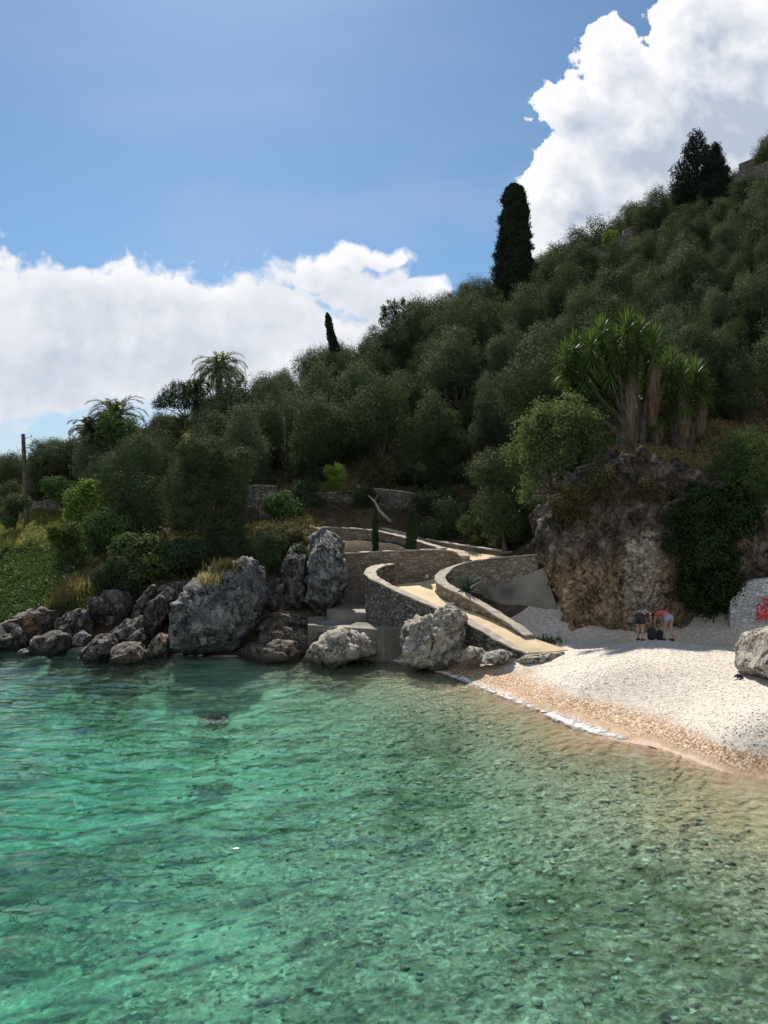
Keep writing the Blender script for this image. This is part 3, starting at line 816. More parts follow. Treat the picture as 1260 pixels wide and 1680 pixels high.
rock([(497,1010),(505,960),(508,915),(520,893),(540,888),(556,905),(566,935),(566,965),(553,990),(540,1012),(515,1018)], 39.8, 1.2, label='tall smooth grey rock pillar beside the concrete footing', rough=.15)
rock([(500,905),(508,880),(525,868),(545,872),(560,892),(560,910),(530,915)], 41.4, 1.0, label='pale broken rock at the left end of the terrace wall', rough=.26)
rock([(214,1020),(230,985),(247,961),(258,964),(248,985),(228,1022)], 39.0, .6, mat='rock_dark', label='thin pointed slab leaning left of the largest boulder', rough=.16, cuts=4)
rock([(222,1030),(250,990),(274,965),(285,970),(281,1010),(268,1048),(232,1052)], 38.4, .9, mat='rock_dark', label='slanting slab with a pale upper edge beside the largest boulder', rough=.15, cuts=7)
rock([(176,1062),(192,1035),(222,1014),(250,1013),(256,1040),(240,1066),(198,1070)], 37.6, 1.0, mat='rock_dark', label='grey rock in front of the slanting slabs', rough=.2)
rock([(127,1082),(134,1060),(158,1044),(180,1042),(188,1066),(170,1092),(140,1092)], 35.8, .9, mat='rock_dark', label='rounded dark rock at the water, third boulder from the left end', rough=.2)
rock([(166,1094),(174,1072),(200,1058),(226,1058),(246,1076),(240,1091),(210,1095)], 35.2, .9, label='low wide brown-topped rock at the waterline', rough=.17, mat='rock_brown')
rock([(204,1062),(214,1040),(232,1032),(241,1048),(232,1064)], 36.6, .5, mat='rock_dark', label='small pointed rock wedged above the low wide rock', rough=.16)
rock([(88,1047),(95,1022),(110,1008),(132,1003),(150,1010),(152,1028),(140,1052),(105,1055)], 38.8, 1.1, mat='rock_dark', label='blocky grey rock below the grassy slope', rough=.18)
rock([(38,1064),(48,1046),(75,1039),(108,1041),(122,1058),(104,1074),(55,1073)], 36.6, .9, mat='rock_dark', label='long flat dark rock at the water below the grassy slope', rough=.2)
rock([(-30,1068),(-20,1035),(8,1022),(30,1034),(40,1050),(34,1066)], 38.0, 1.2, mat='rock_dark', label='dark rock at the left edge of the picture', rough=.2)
rock([(14,1034),(24,1010),(60,999),(94,1006),(92,1032),(60,1044)], 39.6, 1.2, label='rough brown rock under the foot of the grassy slope', rough=.24, mat='rock_brown')
rock([(117,1057),(120,1043),(133,1035),(146,1044),(141,1060)], 36.9, .4, label='small round pale rock between two dark waterline rocks', rough=.14)
rock([(27,1081),(29,1070),(38,1064),(47,1070),(45,1081)], 35.6, .3, label='tiny rock standing alone in the water at left', rough=.14, sub=4)
rock([(236,1084),(243,1055),(258,1040),(276,1044),(280,1082),(255,1088)], 36.0, .6, label='small brown rock wedged left of the largest boulder', rough=.22, mat='rock_brown')
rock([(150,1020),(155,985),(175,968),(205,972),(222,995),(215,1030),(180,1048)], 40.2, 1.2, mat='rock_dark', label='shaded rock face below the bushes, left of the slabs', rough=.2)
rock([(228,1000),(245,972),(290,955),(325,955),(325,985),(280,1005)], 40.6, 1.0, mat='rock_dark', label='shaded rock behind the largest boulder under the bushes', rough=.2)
rock([(384,1086),(392,1066),(420,1056),(468,1052),(505,1058),(512,1076),(470,1088),(420,1092)], 35.6, 1.1, label='lowest flat brown ledge beside the largest boulder', mat='rock_brown', rough=.16, strata=.035, p=.5)
rock([(405,1062),(420,1040),(460,1032),(515,1038),(530,1052),(500,1064),(440,1068)], 36.8, 1.3, label='middle brown layered ledge below the rock pillar', mat='rock_brown', rough=.2, strata=.04, p=.5)
rock([(418,1044),(430,1020),(462,1004),(492,1010),(525,1030),(500,1044),(450,1048)], 38.2, 1.4, label='upper brown layered ledge at the foot of the pillar', mat='rock_brown', rough=.24, strata=.04, p=.5)
rock([(500,1052),(512,1034),(560,1028),(600,1036),(590,1052),(540,1058)], 36.6, .8, label='flat brown ledge in front of the concrete landing', mat='rock_brown', rough=.2, strata=.04, p=.5)
rock([(497,1087),(503,1072),(520,1058),(540,1042),(558,1037),(575,1052),(592,1062),(600,1076),(590,1090),(555,1099),(520,1099)], 34.3, 1.0, label='grey boulder standing in the shallows below the landing', mat='rock_pale', rough=.2)
rock([(560,1050),(575,1038),(600,1041),(620,1054),(624,1070),(600,1080),(580,1070)], 34.6, .7, label='pale rock against the corner of the concrete landing', mat='rock_pale', rough=.2)
rock([(662,1068),(663,1045),(668,1024),(684,1016),(702,1018),(718,1006),(736,996),(754,1002),(768,1018),(772,1048),(766,1070),(742,1082),(720,1090),(690,1092),(674,1086)], 33.2, 1.2, label='large pale pitted boulder leaning against the ramp wall', mat='rock_pale', rough=.17, sub=6, freq=1.5)
rock([(742,1084),(746,1070),(770,1063),(792,1064),(800,1076),(780,1084)], 31.5, .45, label='first low pale rock along the foot of the ramp', mat='rock_pale', rough=.16, group='low rocks edging the ramp')
rock([(786,1086),(798,1072),(825,1067),(850,1073),(846,1084),(815,1087)], 31.1, .45, label='middle low pale rock along the foot of the ramp', mat='rock_pale', rough=.18, group='low rocks edging the ramp')
rock([(836,1086),(858,1076),(900,1074),(936,1070),(940,1076),(900,1084),(860,1089)], 31.0, .4, label='long low pale rock at the beach end of the ramp', mat='rock_pale', rough=.2, group='low rocks edging the ramp')
rock([(1220,1104),(1221,1072),(1236,1046),(1256,1034),(1295,1026),(1345,1040),(1365,1085),(1350,1130),(1262,1124),(1240,1114)], 24.3, 1.3, label='pale cream boulder on the beach at the right edge', mat='rock_pale', rough=.08, blocks=.05, sub=6, freq=1.4)
rock([(310,1186),(322,1178),(345,1175),(368,1178),(380,1186),(364,1194),(330,1194)], 25.5, .55, label='dark flat rock just under the surface of the bay', rough=.1, sub=4, mat='rock')

# the cliff behind the beach
m, b, out = new_mat('cliff_face')
pos = geo_pos(b)
sp_ = b.n('ShaderNodeSeparateXYZ'); b.put(sp_.inputs[0], pos)
wp = b.vm('ADD', pos, b.vm('MULTIPLY', b.noise(pos, .9, 4, out='Color'), (1.1, 1.1, 1.1)))
n1 = b.noise(wp, 1.2, 8, .68); n2 = b.noise(pos, 5, 6, .7)
e = b.m('ABSOLUTE', b.m('SUBTRACT', b.noise(b.mapping(wp, scale=(1, 1, .5), rot=(0, .5, .2)), .8, 4, .6), .5))
e2 = b.m('ABSOLUTE', b.m('SUBTRACT', b.noise(b.mapping(wp, scale=(1, 1, 1.6), rot=(0, .4, .2)), 2.2, 5, .65), .5))
grey = b.rgb(b.ramp(n1, .3, .7), [(0, (.05, .040, .032)), (.5, (.18, .145, .11)), (1, (.40, .34, .27))])
tan = b.rgb(b.ramp(n2, .3, .7), [(0, (.30, .17, .08)), (.5, (.50, .34, .20)), (1, (.66, .54, .40))])
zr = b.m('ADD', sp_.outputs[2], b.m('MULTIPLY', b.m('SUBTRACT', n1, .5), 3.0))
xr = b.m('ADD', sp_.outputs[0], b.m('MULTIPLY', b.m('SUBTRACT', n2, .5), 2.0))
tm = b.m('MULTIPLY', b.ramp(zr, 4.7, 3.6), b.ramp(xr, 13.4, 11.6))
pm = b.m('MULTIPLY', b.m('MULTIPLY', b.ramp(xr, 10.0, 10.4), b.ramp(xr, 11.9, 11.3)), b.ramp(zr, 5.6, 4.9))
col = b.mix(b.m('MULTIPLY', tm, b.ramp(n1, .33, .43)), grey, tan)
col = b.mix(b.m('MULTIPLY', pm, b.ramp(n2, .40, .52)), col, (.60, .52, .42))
col = b.mix(b.ramp(b.noise(pos, .8, 7, .7), .58, .66, 0, .7), col, (.10, .065, .04))
col = b.mix(b.ramp(e, 0, .016, .85, 0), col, (.02, .016, .012))
h = b.m('ADD', b.m('MULTIPLY', b.ramp(e, 0, .04), .8), b.m('ADD', b.m('MULTIPLY', b.ramp(e2, 0, .06), .6), n2))
bsdf(b, out, col, .95, b.bump(h, .95, .22), .15)
M['cliff'] = m
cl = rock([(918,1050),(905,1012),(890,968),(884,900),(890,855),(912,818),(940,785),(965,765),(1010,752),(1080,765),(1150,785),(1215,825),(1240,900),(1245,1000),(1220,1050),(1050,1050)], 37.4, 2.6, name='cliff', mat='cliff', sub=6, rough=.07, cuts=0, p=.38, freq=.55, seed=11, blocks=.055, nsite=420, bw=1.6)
for k in ('label', 'category'):
    if k in cl: del cl[k]
cl['kind'] = 'structure'

# ------------------------------------------------------------------ outlying stone walls
def far_wall(label, pts, hgt, thick=.5, mat='wall_dry', cap=True, **kw):
    q = [PP(*t) for t in pts]
    return wall('stone_wall', label, 'stone wall', q, [min(p[2] - hgt, float(hz(p[0], p[1])) - .1) for p in q], thick, mat, cap=cap, step=.6, rows=4, jit=.07, **kw)
far_wall('long low grey stone wall above the grassy slope, behind the utility pole', [(-20,842,68), (45,829,66), (80,820,65), (118,813,64)], 1.6, capmat='concrete')
far_wall('dry stone wall lit by the sun behind the slatted gate', [(396,800,54), (425,795,53.6), (452,797,53.2)], 2.4, mat='wall_dry')
far_wall('rubble stone wall behind the young pine', [(476,806,53.2), (505,808,53), (540,808,52.7), (590,803,52.3)], 1.4)
far_wall('grey terraced stone wall above the pale fallen branch', [(588,799,51.9), (640,803,51.6), (704,812,51.2)], 2.0, mat='wall_grey')
far_wall('broad sunlit cream wall near the top right of the hill', [(1190,294,112), (1225,280,111), (1290,254,110)], 2.3, mat='wall_dry', thick=.8)
far_wall('thin stone wall highest on the hill at the right edge', [(1212,270,122), (1245,258,121), (1290,246,120)], 1.0, mat='wall_dry')
far_wall('long stone terrace wall below the dark conifer pair', [(1022,379,101), (1060,364,101), (1100,354,101)], 1.3)
far_wall('stone terrace wall lower left of the long one on the ridge', [(964,411,98), (1000,397,98), (1036,380,98)], 1.1)
far_wall('short pale bit of wall right of the tall cypress foot', [(878,489,86), (902,480,86)], .6)
far_wall('tiny pale bit of wall among trees right of the tall cypress', [(970,455,88), (986,448,88)], .6)
# whitewashed wall with red paint at the right edge of the beach
ww = wall('whitewashed_wall', 'whitewashed stone wall with red paint at the right edge of the beach', 'stone wall', [PP(1196, 985, 34.0), PP(1215, 965, 33.9), PP(1240, 950, 33.8), PP(1330, 945, 33.4)], [1.0, 1.0, 1.0, 1.0], .45, 'wall_white', cap=False, rows=10, jit=.05)
m, b, out = new_mat('red_paint'); pos = geo_pos(b)
bsdf(b, out, b.mix(b.ramp(b.noise(pos, 9, 5, .7), .50, .60), (.62, .02, .05), (.56, .42, .40)), .6, None, .3)
M['red'] = m
def on_wall(u, v, dy=0): 
    Y = 33.8 - (u - 1240) * .0045 - .30 + dy
    return P(u, v, Y)
bg_ = Bag()
for poly in ([(1243, 992), (1247, 990), (1247, 1019), (1243, 1018)], [(1247, 992), (1256, 998), (1256, 1014), (1247, 1019)], [(1256, 990), (1264, 989), (1264, 1017), (1256, 1016)], [(1248, 980), (1264, 981), (1264, 989), (1254, 986)]):
    q = np.array([on_wall(u, v) for u, v in poly]); q2 = q + [0, .05, 0]
    bg_.add(np.concatenate([q, q2]), [(0, 1, 2, 3), (4, 7, 6, 5), (0, 4, 5, 1), (1, 5, 6, 2), (2, 6, 7, 3), (3, 7, 4, 0)])
rp = bg_.obj('red_paint', M['red'], ww, tuple(ww.location), smooth=False)

# ------------------------------------------------------------------ loose stones on the beach and bed
def scatter_stones(name, n, sampler, smin, smax, mat, seed):
    rg = np.random.default_rng(seed)
    x, y = sampler(rg, n)
    z = hz(x, y)
    V0, F0 = ICO[1]
    sc3 = rg.uniform(smin, smax, (len(x), 1)) * np.stack([rg.uniform(.8, 1.3, len(x)), rg.uniform(.7, 1.1, len(x)), rg.uniform(.25, .42, len(x))], 1)
    a = rg.uniform(0, 2 * np.pi, len(x)); ca, sa = np.cos(a), np.sin(a)
    jit = 1 + rg.normal(size=(len(x), len(V0), 1)) * .10
    W = V0[None] * jit * sc3[:, None, :]
    X = W[..., 0] * ca[:, None] - W[..., 1] * sa[:, None] + x[:, None]; Yc = W[..., 0] * sa[:, None] + W[..., 1] * ca[:, None] + y[:, None]
    Z = W[..., 2] + z[:, None] + sc3[:, 2:3] * .1
    F = (F0[None] + (np.arange(len(x)) * len(V0))[:, None, None]).reshape(-1, 3)
    return tag(mesh_obj(name, np.stack([X, Yc, Z], -1).reshape(-1, 3), F, mat, smooth=True), kind='stuff')
def stones_mat(name, stops, s):
    m, b, out = new_mat(name); g = b.n('ShaderNodeNewGeometry')
    n = b.noise(g.outputs['Position'], 20, 3)
    bsdf(b, out, b.mix(b.ramp(n, .4, .8, 0, .3), b.rgb(g.outputs['Random Per Island'], stops), (.3, .26, .2)), .85, None, .2)
    return m
M['peb'] = stones_mat('loose_pebbles', [(0, (.48, .43, .36)), (.3, (.58, .52, .44)), (.7, (.66, .60, .52)), (1, (.80, .75, .67))], 1)
M['bedst'] = stones_mat('bed_stones', [(0, (.20, .19, .14)), (.4, (.36, .34, .26)), (.8, (.52, .50, .40)), (1, (.82, .80, .70))], 1)
def beach_s(rg, n):
    x = rg.uniform(0, 17, n * 3); y = rg.uniform(18, 36.5, n * 3); z = hz(x, y)
    k = (z > .32 + .2 * rg.random(len(x))) & (z < 2.2) & ~((x < 7.2) & (y > 31.2)) & ((x - 0) / np.maximum(y, 1) < .5)
    return x[k][:n], y[k][:n]
scatter_stones('pebbles', 5000, beach_s, .012, .034, M['peb'], 5)
def bed_s(rg, n):
    x = rg.uniform(-9, 9, n * 3); y = 7 + 22 * rg.random(n * 3) ** 1.3; z = hz(x, y)
    k = (z < -.35) & (rg.random(len(x)) < np.clip(.35 + (x + 5) * .08, .15, 1))
    return x[k][:n], y[k][:n]
scatter_stones('seabed_stones', 2500, bed_s, .03, .11, M['bedst'], 6)
# foam along the wash line
sl = cr(np.array([P(586,1081,35.2)[:2], P(640,1083,35.0)[:2], P(690,1093,33.6)[:2], P(740,1108,31.6)[:2], P(800,1131,29.0)[:2], P(860,1155,26.7)[:2], P(910,1175,25.1)[:2], P(960,1194,23.7)[:2], P(1022,1214,22.4)[:2]]), .1)
wdt = np.interp(np.linspace(0, 1, len(sl)), [0, .12, .30, .38, .5, .62, .75, .82, .93, 1], [.04, .05, .12, .05, .04, .08, .07, .20, .22, .04])
rg = np.random.default_rng(9)
n = 20000
k = rg.choice(len(sl), n, p=wdt / wdt.sum())
t2 = normals2(sl)[k]
off = rg.normal(size=n) * .55 * wdt[k]
x = sl[k, 0] + t2[:, 0] * off + rg.normal(size=n) * .05; y = sl[k, 1] + t2[:, 1] * off + rg.normal(size=n) * .05
keep = (fbm(x * 3.2, y * 3.2, 0, 4) > -.45 + rg.random(n) * .5); x, y = x[keep], y[keep]; n = len(x)
z = np.maximum(hz(x, y), 0) + .012
V0, F0 = ICO[1]
s_ = rg.uniform(.006, .020, (n, 1, 1)) * np.array([1, 1, .55])
W = V0[None] * s_ + np.stack([x, y, z], 1)[:, None]
F = (F0[None] + (np.arange(n) * len(V0))[:, None, None]).reshape(-1, 3)
M['foam'] = simple_mat('foam', (.74, .72, .68), (.88, .87, .85), 8, .6, .1, .01)
tag(mesh_obj('foam', W.reshape(-1, 3), F, M['foam']), kind='stuff')
# ------------------------------------------------------------------ foliage materials
def leaf_mat(name, c1, c2, back=None, rough=.75, trans=.16, var=.5, spec=.03, nscale=.7):
    m, b, out = new_mat(name)
    g = b.n('ShaderNodeNewGeometry'); oi = b.n('ShaderNodeObjectInfo')
    f = b.m('ADD', b.m('MULTIPLY', g.outputs['Random Per Island'], .5), b.m('MULTIPLY', b.ramp(b.noise(g.outputs['Position'], nscale, 3), .3, .7), .5))
    col = b.mix(f, c1, c2)
    hs = b.n('ShaderNodeHueSaturation')
    b.put(hs.inputs['Hue'], b.m('ADD', .485, b.m('MULTIPLY', oi.outputs['Random'], .03)))
    b.put(hs.inputs['Value'], b.m('ADD', 1 - var / 2, b.m('MULTIPLY', oi.outputs['Random'], var)))
    b.put(hs.inputs['Color'], col); col = hs.outputs[0]
    if back: col = b.mix(b.m('MULTIPLY', g.outputs['Backfacing'], .8), col, back)
    p = b.n('ShaderNodeBsdfPrincipled'); b.put(p.inputs['Base Color'], col); p.inputs['Roughness'].default_value = rough
    p.inputs['Specular IOR Level'].default_value = spec
    t = b.n('ShaderNodeBsdfTranslucent'); b.put(t.inputs['Color'], b.mix(.5, col, (c2[0] * 1.6, c2[1] * 1.7, c2[2] * .8)))
    mx = b.n('ShaderNodeMixShader'); mx.inputs[0].default_value = trans
    b.t.links.new(p.outputs[0], mx.inputs[1]); b.t.links.new(t.outputs[0], mx.inputs[2]); b.t.links.new(mx.outputs[0], out.inputs['Surface'])
    return m
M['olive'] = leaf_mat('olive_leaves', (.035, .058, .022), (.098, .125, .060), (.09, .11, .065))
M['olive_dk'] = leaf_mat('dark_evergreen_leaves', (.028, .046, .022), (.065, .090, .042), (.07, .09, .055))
M['bright'] = leaf_mat('bright_leaves', (.075, .120, .028), (.19, .26, .06), (.13, .19, .06), trans=.3)
M['carob'] = leaf_mat('carob_leaves', (.060, .090, .030), (.17, .21, .08), (.13, .16, .08), trans=.22)
M['bush'] = leaf_mat('shrub_leaves', (.045, .080, .025), (.115, .165, .055), (.09, .12, .05))
M['cypress'] = leaf_mat('cypress_scales', (.016, .027, .018), (.040, .056, .030), None, .8, .06, .2, .1)
M['cypress_lt'] = leaf_mat('young_cypress_scales', (.020, .035, .016), (.050, .070, .030), None, .8, .08, .2, .1)
M['conifer'] = leaf_mat('dark_conifer_needles', (.012, .022, .016), (.035, .050, .030), None, .8, .05, .2, .1)
M['palm'] = leaf_mat('palm_leaflets', (.070, .095, .045), (.17, .20, .10), (.13, .15, .08), .4, .3)
M['yucca'] = leaf_mat('sword_leaves', (.045, .085, .025), (.13, .20, .05), (.08, .12, .04), .4, .2)
M['pine'] = leaf_mat('young_pine_needles', (.07, .12, .022), (.16, .24, .05), None, .6, .3)
M['ivy'] = leaf_mat('ivy_leaves', (.016, .032, .012), (.045, .070, .025), None, .5, .15)
M['ground_green'] = leaf_mat('creeper_leaves', (.030, .062, .016), (.085, .14, .035), (.07, .10, .03), .6, .2, 0, .1)
M['drygrass'] = leaf_mat('dry_grass_blades', (.20, .16, .07), (.38, .31, .15), None, .8, .3, .2, .1)
M['grass'] = leaf_mat('grass_blades', (.09, .12, .03), (.24, .24, .08), None, .8, .3, .1, .1)
M['scrub'] = leaf_mat('dry_scrub_leaves', (.05, .05, .022), (.14, .12, .055), None, .8, .2, .2, .1)
M['deadleaf'] = leaf_mat('dead_hanging_leaves', (.17, .12, .075), (.36, .28, .19), None, .9, .15, .1, .1)
M['agave'] = leaf_mat('agave_leaves', (.055, .085, .075), (.11, .15, .135), None, .5, .05, .1)
M['bark'] = simple_mat('grey_bark', (.07, .055, .042), (.17, .14, .11), 3, .95, .9, .06)
M['bark_palm'] = simple_mat('palm_bark', (.06, .045, .03), (.16, .12, .08), 5, .95, 1, .08)
M['wood'] = simple_mat('weathered_pole_wood', (.07, .055, .045), (.16, .13, .105), 4, .9, .5, .02)
M['pale_wood'] = simple_mat('bleached_wood', (.26, .24, .21), (.42, .39, .35), 4, .9, .5, .02)

def unit(v): return v / (np.linalg.norm(v, axis=-1, keepdims=True) + 1e-9)
def leaves(c, d, n, ln, wd, rg, fold=0.0):
    """rhombic leaves: centre c, long axis d, roughly facing n"""
    d = unit(d); s = unit(np.cross(d, n)); N = len(c)
    ln = ln * rg.uniform(.7, 1.3, (N, 1)); wd = wd * rg.uniform(.7, 1.3, (N, 1))
    V = np.stack([c - d * ln * .5, c + s * wd * .5 - d * ln * .05, c + d * ln * .5, c - s * wd * .5 - d * ln * .05], 1)
    return V.reshape(-1, 3), np.arange(4 * N).reshape(-1, 4)
def crown(lobes, n, ln, wd, seed, spray=7, sj=.16, shell=(.70, 1.06), up=.25, noise_amp=.22, flat_bottom=None):
    """leaf sprays over a cloud of ellipsoid lobes [(x,y,z,rx,ry,rz)]"""
    rg = np.random.default_rng(seed)
    Lb = np.array(lobes, float); wgt = (Lb[:, 3] * Lb[:, 4] + Lb[:, 4] * Lb[:, 5] + Lb[:, 3] * Lb[:, 5]); wgt /= wgt.sum()
    m_ = int(n / spray * 1.9)
    k = rg.choice(len(Lb), m_, p=wgt)
    dr = unit(rg.normal(size=(m_, 3)))
    rad = rg.uniform(shell[0], shell[1], m_) * (1 + noise_amp * fbm(dr[:, 0] * 2 + k * 3.1, dr[:, 1] * 2, dr[:, 2] * 2 + seed, 3))
    c = Lb[k, :3] + dr * Lb[k, 3:6] * rad[:, None]
    inside = np.zeros(m_, bool)
    for i, L1 in enumerate(Lb):
        q = (((c - L1[:3]) / L1[3:6]) ** 2).sum(1)
        inside |= (q < .55) & (k != i)
    keep = ~inside | (rg.random(m_) < .12)
    c, dr = c[keep][:n // spray], dr[keep][:n // spray]
    c = np.repeat(c, spray, 0); dr = np.repeat(dr, spray, 0)
    c = c + rg.normal(size=c.shape) * sj
    if up < 1:   # broad leaves face outwards, so the clumps shade as volumes
        d = rg.normal(size=c.shape); d = unit(d - .8 * (d * dr).sum(1, keepdims=True) * dr + np.array([0, 0, up]))
        nn = unit(dr + np.array([0, 0, .25]) + rg.normal(size=c.shape) * .38)
    else:
        d = unit(rg.normal(size=c.shape) + dr * .9 + np.array([0, 0, up])); nn = unit(dr + rg.normal(size=c.shape) * .7)
    return leaves(c, d, nn, ln, wd, rg)
def trunk_bag(base, tops, r0, r1, rg, wob=.15, n=8, r_top=None):
    bag = Bag()
    base = np.array(base, float)
    fork = base + np.array([rg.normal() * .1, rg.normal() * .1, (np.mean([t[2] for t in tops]) - base[2]) * .38])
    p = np.linspace(0, 1, 6)[:, None]
    path_ = base * (1 - p) + fork * p + np.concatenate([[[0, 0, 0]], rg.normal(size=(4, 3)) * wob * .3, [[0, 0, 0]]])
    tube_to(bag, path_, np.linspace(r0, r0 * .72, 6) * np.array([1.25, 1, 1, 1, 1, 1]), n)
    for t in tops:
        t = np.array(t, float)
        mid = (fork + t) / 2 + rg.normal(size=3) * wob
        path_ = np.array([fork, fork * .6 + mid * .4, mid, mid * .45 + t * .55, t])
        tube_to(bag, path_, np.linspace(r0 * .5, r1, 5), 6)
    return bag

# ------------------------------------------------------------------ olive trees (prototypes, then copies)
def tree_proto(name, kind_mat, seed, h=4.6, r=2.2, nl=9, n=20000, ln=.15, wd=.055, tall=1.35, bark='bark', low=.20):
    rg = np.random.default_rng(seed)
    root = thing(name, None, None)
    lobes = []
    for i in range(nl):
        a = 2 * np.pi * i / nl * 1.0 + rg.uniform(-.4, .4); rr = r * rg.uniform(.25, .72) if i < nl - 2 else r * .15
        s = r * rg.uniform(.26, .46)
        z = h * rg.uniform(low, .78) if i < nl - 2 else h * rg.uniform(.74, .86)
        lobes.append((rr * math.cos(a), rr * math.sin(a), z, s, s, s * tall * rg.uniform(.9, 1.35)))
    V, F = crown(lobes, n, ln, wd, seed, 18, .17, (.55, 1.14), noise_amp=.42)
    mesh_obj('crown', V, F, M[kind_mat], root, smooth=False)
    trunk_bag((0, 0, -.5), [l[:3] for l in lobes[::2]], r * .11, .03, rg).obj('trunk', M[bark], root)
    return root
protos = [tree_proto('olive_tree', 'olive', 20 + i, h=4.4 + .3 * (i % 3), r=2.1 + .15 * (i % 4), nl=11 + i % 4) for i in range(7)]
M['olive_lt'] = leaf_mat('silvery_olive_leaves', (.055, .075, .040), (.14, .165, .095), (.13, .15, .10))
ltp = [tree_proto('olive_tree', 'olive_lt', 80 + i, h=4.9, r=1.9, nl=9 + i, n=15000, tall=1.6) for i in range(3)]
dkp = [tree_proto('evergreen_tree', 'olive_dk', 60 + i, h=4.4, r=2.3, nl=10) for i in range(3)]
used_p = set()
def place(proto, loc, rz, s, label, group, cat='olive tree'):
    if proto.name in used_p: o = copy_tree(proto)
    else: o = proto; used_p.add(proto.name)
    o.location = loc; o.rotation_euler = (random.uniform(-.06, .06), random.uniform(-.06, .06), rz); o.scale = (s * random.uniform(.85, 1.15), s * random.uniform(.85, 1.15), s * random.uniform(.95, 1.05))
    return tag(o, label, cat, group)

# candidate spots over the slope
rg = np.random.default_rng(42)
ridge_u = [-200, 0, 120, 200, 300, 420, 550, 750, 900, 1000, 1100, 1260, 1500]
def low_v(u):      # lowest photo row where a tree of the grove stands
    return np.interp(u, [-50, 0, 60, 120, 135, 180, 250, 380, 430, 470, 560, 800, 815, 900, 905, 1160, 1180, 1300],
                     [830, 830, 838, 838, 850, 850, 850, 860, 790, 780, 782, 792, 860, 850, 722, 716, 700, 700])
def sky_v(u, Y):   # tree tops stay under the skyline of the photo
    v = np.interp(u, [-60, 0, 45, 60, 110, 130, 160, 240, 255, 330, 400, 415, 450, 500, 560, 600, 640, 690, 720, 760, 800, 830, 870, 880, 900, 960, 1000, 1060, 1090, 1110, 1190, 1215, 1260, 1330],
                  [757, 757, 760, 737, 732, 728, 705, 700, 702, 668, 642, 628, 625, 600, 570, 548, 545, 505, 490, 480, 465, 470, 440, 412, 402, 378, 352, 335, 312, 300, 290, 255, 228, 200])
    if 812 < u < 884 and Y < 93: v = max(v, 478)
    if 1095 < u < 1195 and Y < 112: v = max(v, 342)
    if 955 < u < 1105 and Y < 100: v = max(v, np.interp(u, [960, 1100], [427, 374]))
    if u > 1185 and Y < 111: v = max(v, np.interp(u, [1190, 1300], [306, 285]))
    if 325 < u < 385: v = max(v, 648)
    if 110 < u < 250: v = max(v, 715)
    return v
spots = []
tries = 0
while tries < 60000:
    tries += 1
    Y = 46 + 86 * rg.random() ** .8; X = rg.uniform(-.56, .60) * Y
    z = float(0)
    md = 3.3 + .021 * (Y - 46)
    if any((X - a) ** 2 + (Y - b_) ** 2 < md * md for a, b_ in spots): continue
    spots.append((X, Y))
    if len(spots) > 520: break
S = np.array(spots); SZ = hz(S[:, 0], S[:, 1])
Su = 630 + K * S[:, 0] / S[:, 1]; Sv = 850 - K * (SZ - 6) / S[:, 1]
ok = (Sv < low_v(Su)) & (Su > -60) & (Su < 1330)
# keep only trees that rise above the slope line in front of them
vis = []
for (x, y), z, o_ in zip(S, SZ, ok):
    if not o_: vis.append(False); continue
    t = np.linspace(.55, .97, 40)
    zz_ = 6 + (z + 4.2 - 6) * t
    vis.append(bool((hz(x * t, y * t) < zz_ + .3).all()))
ok = ok & np.array(vis)
S, SZ, Su, Sv = S[ok], SZ[ok], Su[ok], Sv[ok]
# keep clearings: terraces, soil patches and hand-built plants
clear = [(1230, 650, 38, 40), (665, 782, 40, 8), (1040, 742, 60, 14), (560, 790, 25, 30), (850, 505, 20, 14), (357, 650, 0, 0), (1060, 372, 40, 12), (1000, 405, 36, 12),
         (1235, 285, 50, 14), (1150, 345, 24, 14)]
kk = np.ones(len(S), bool)
for cu, cv, ru, rv in clear:
    if ru: kk &= ((Su - cu) / ru) ** 2 + ((Sv - cv) / rv) ** 2 > 1
S, SZ, Su, Sv = S[kk], SZ[kk], Su[kk], Sv[kk]
def zone(u, v, Y):
    if u < 130: return 'beside the utility pole'
    if u < 440: return 'on the left headland'
    if Y > 88 and u > 860: return 'on ridge right of tall cypress'
    if u < 860:
        return 'on skyline left of tall cypress' if Y > 74 else 'above the young pine'
    return 'above the yuccas' if Y < 72 else 'right of tall cypress'
ords = ['first', 'second', 'third', 'fourth', 'fifth', 'sixth', 'seventh', 'eighth', 'ninth', 'tenth', 'eleventh', 'twelfth', 'thirteenth', 'fourteenth', 'fifteenth',
        'sixteenth', 'seventeenth', 'eighteenth', 'nineteenth', 'twentieth']
zones = {}
for i in range(len(S)): zones.setdefault(zone(Su[i], Sv[i], S[i, 1]), []).append(i)
rowname = ['front', 'second', 'third', 'fourth', 'fifth', 'sixth', 'seventh', 'eighth', 'ninth', 'tenth', 'eleventh', 'back']
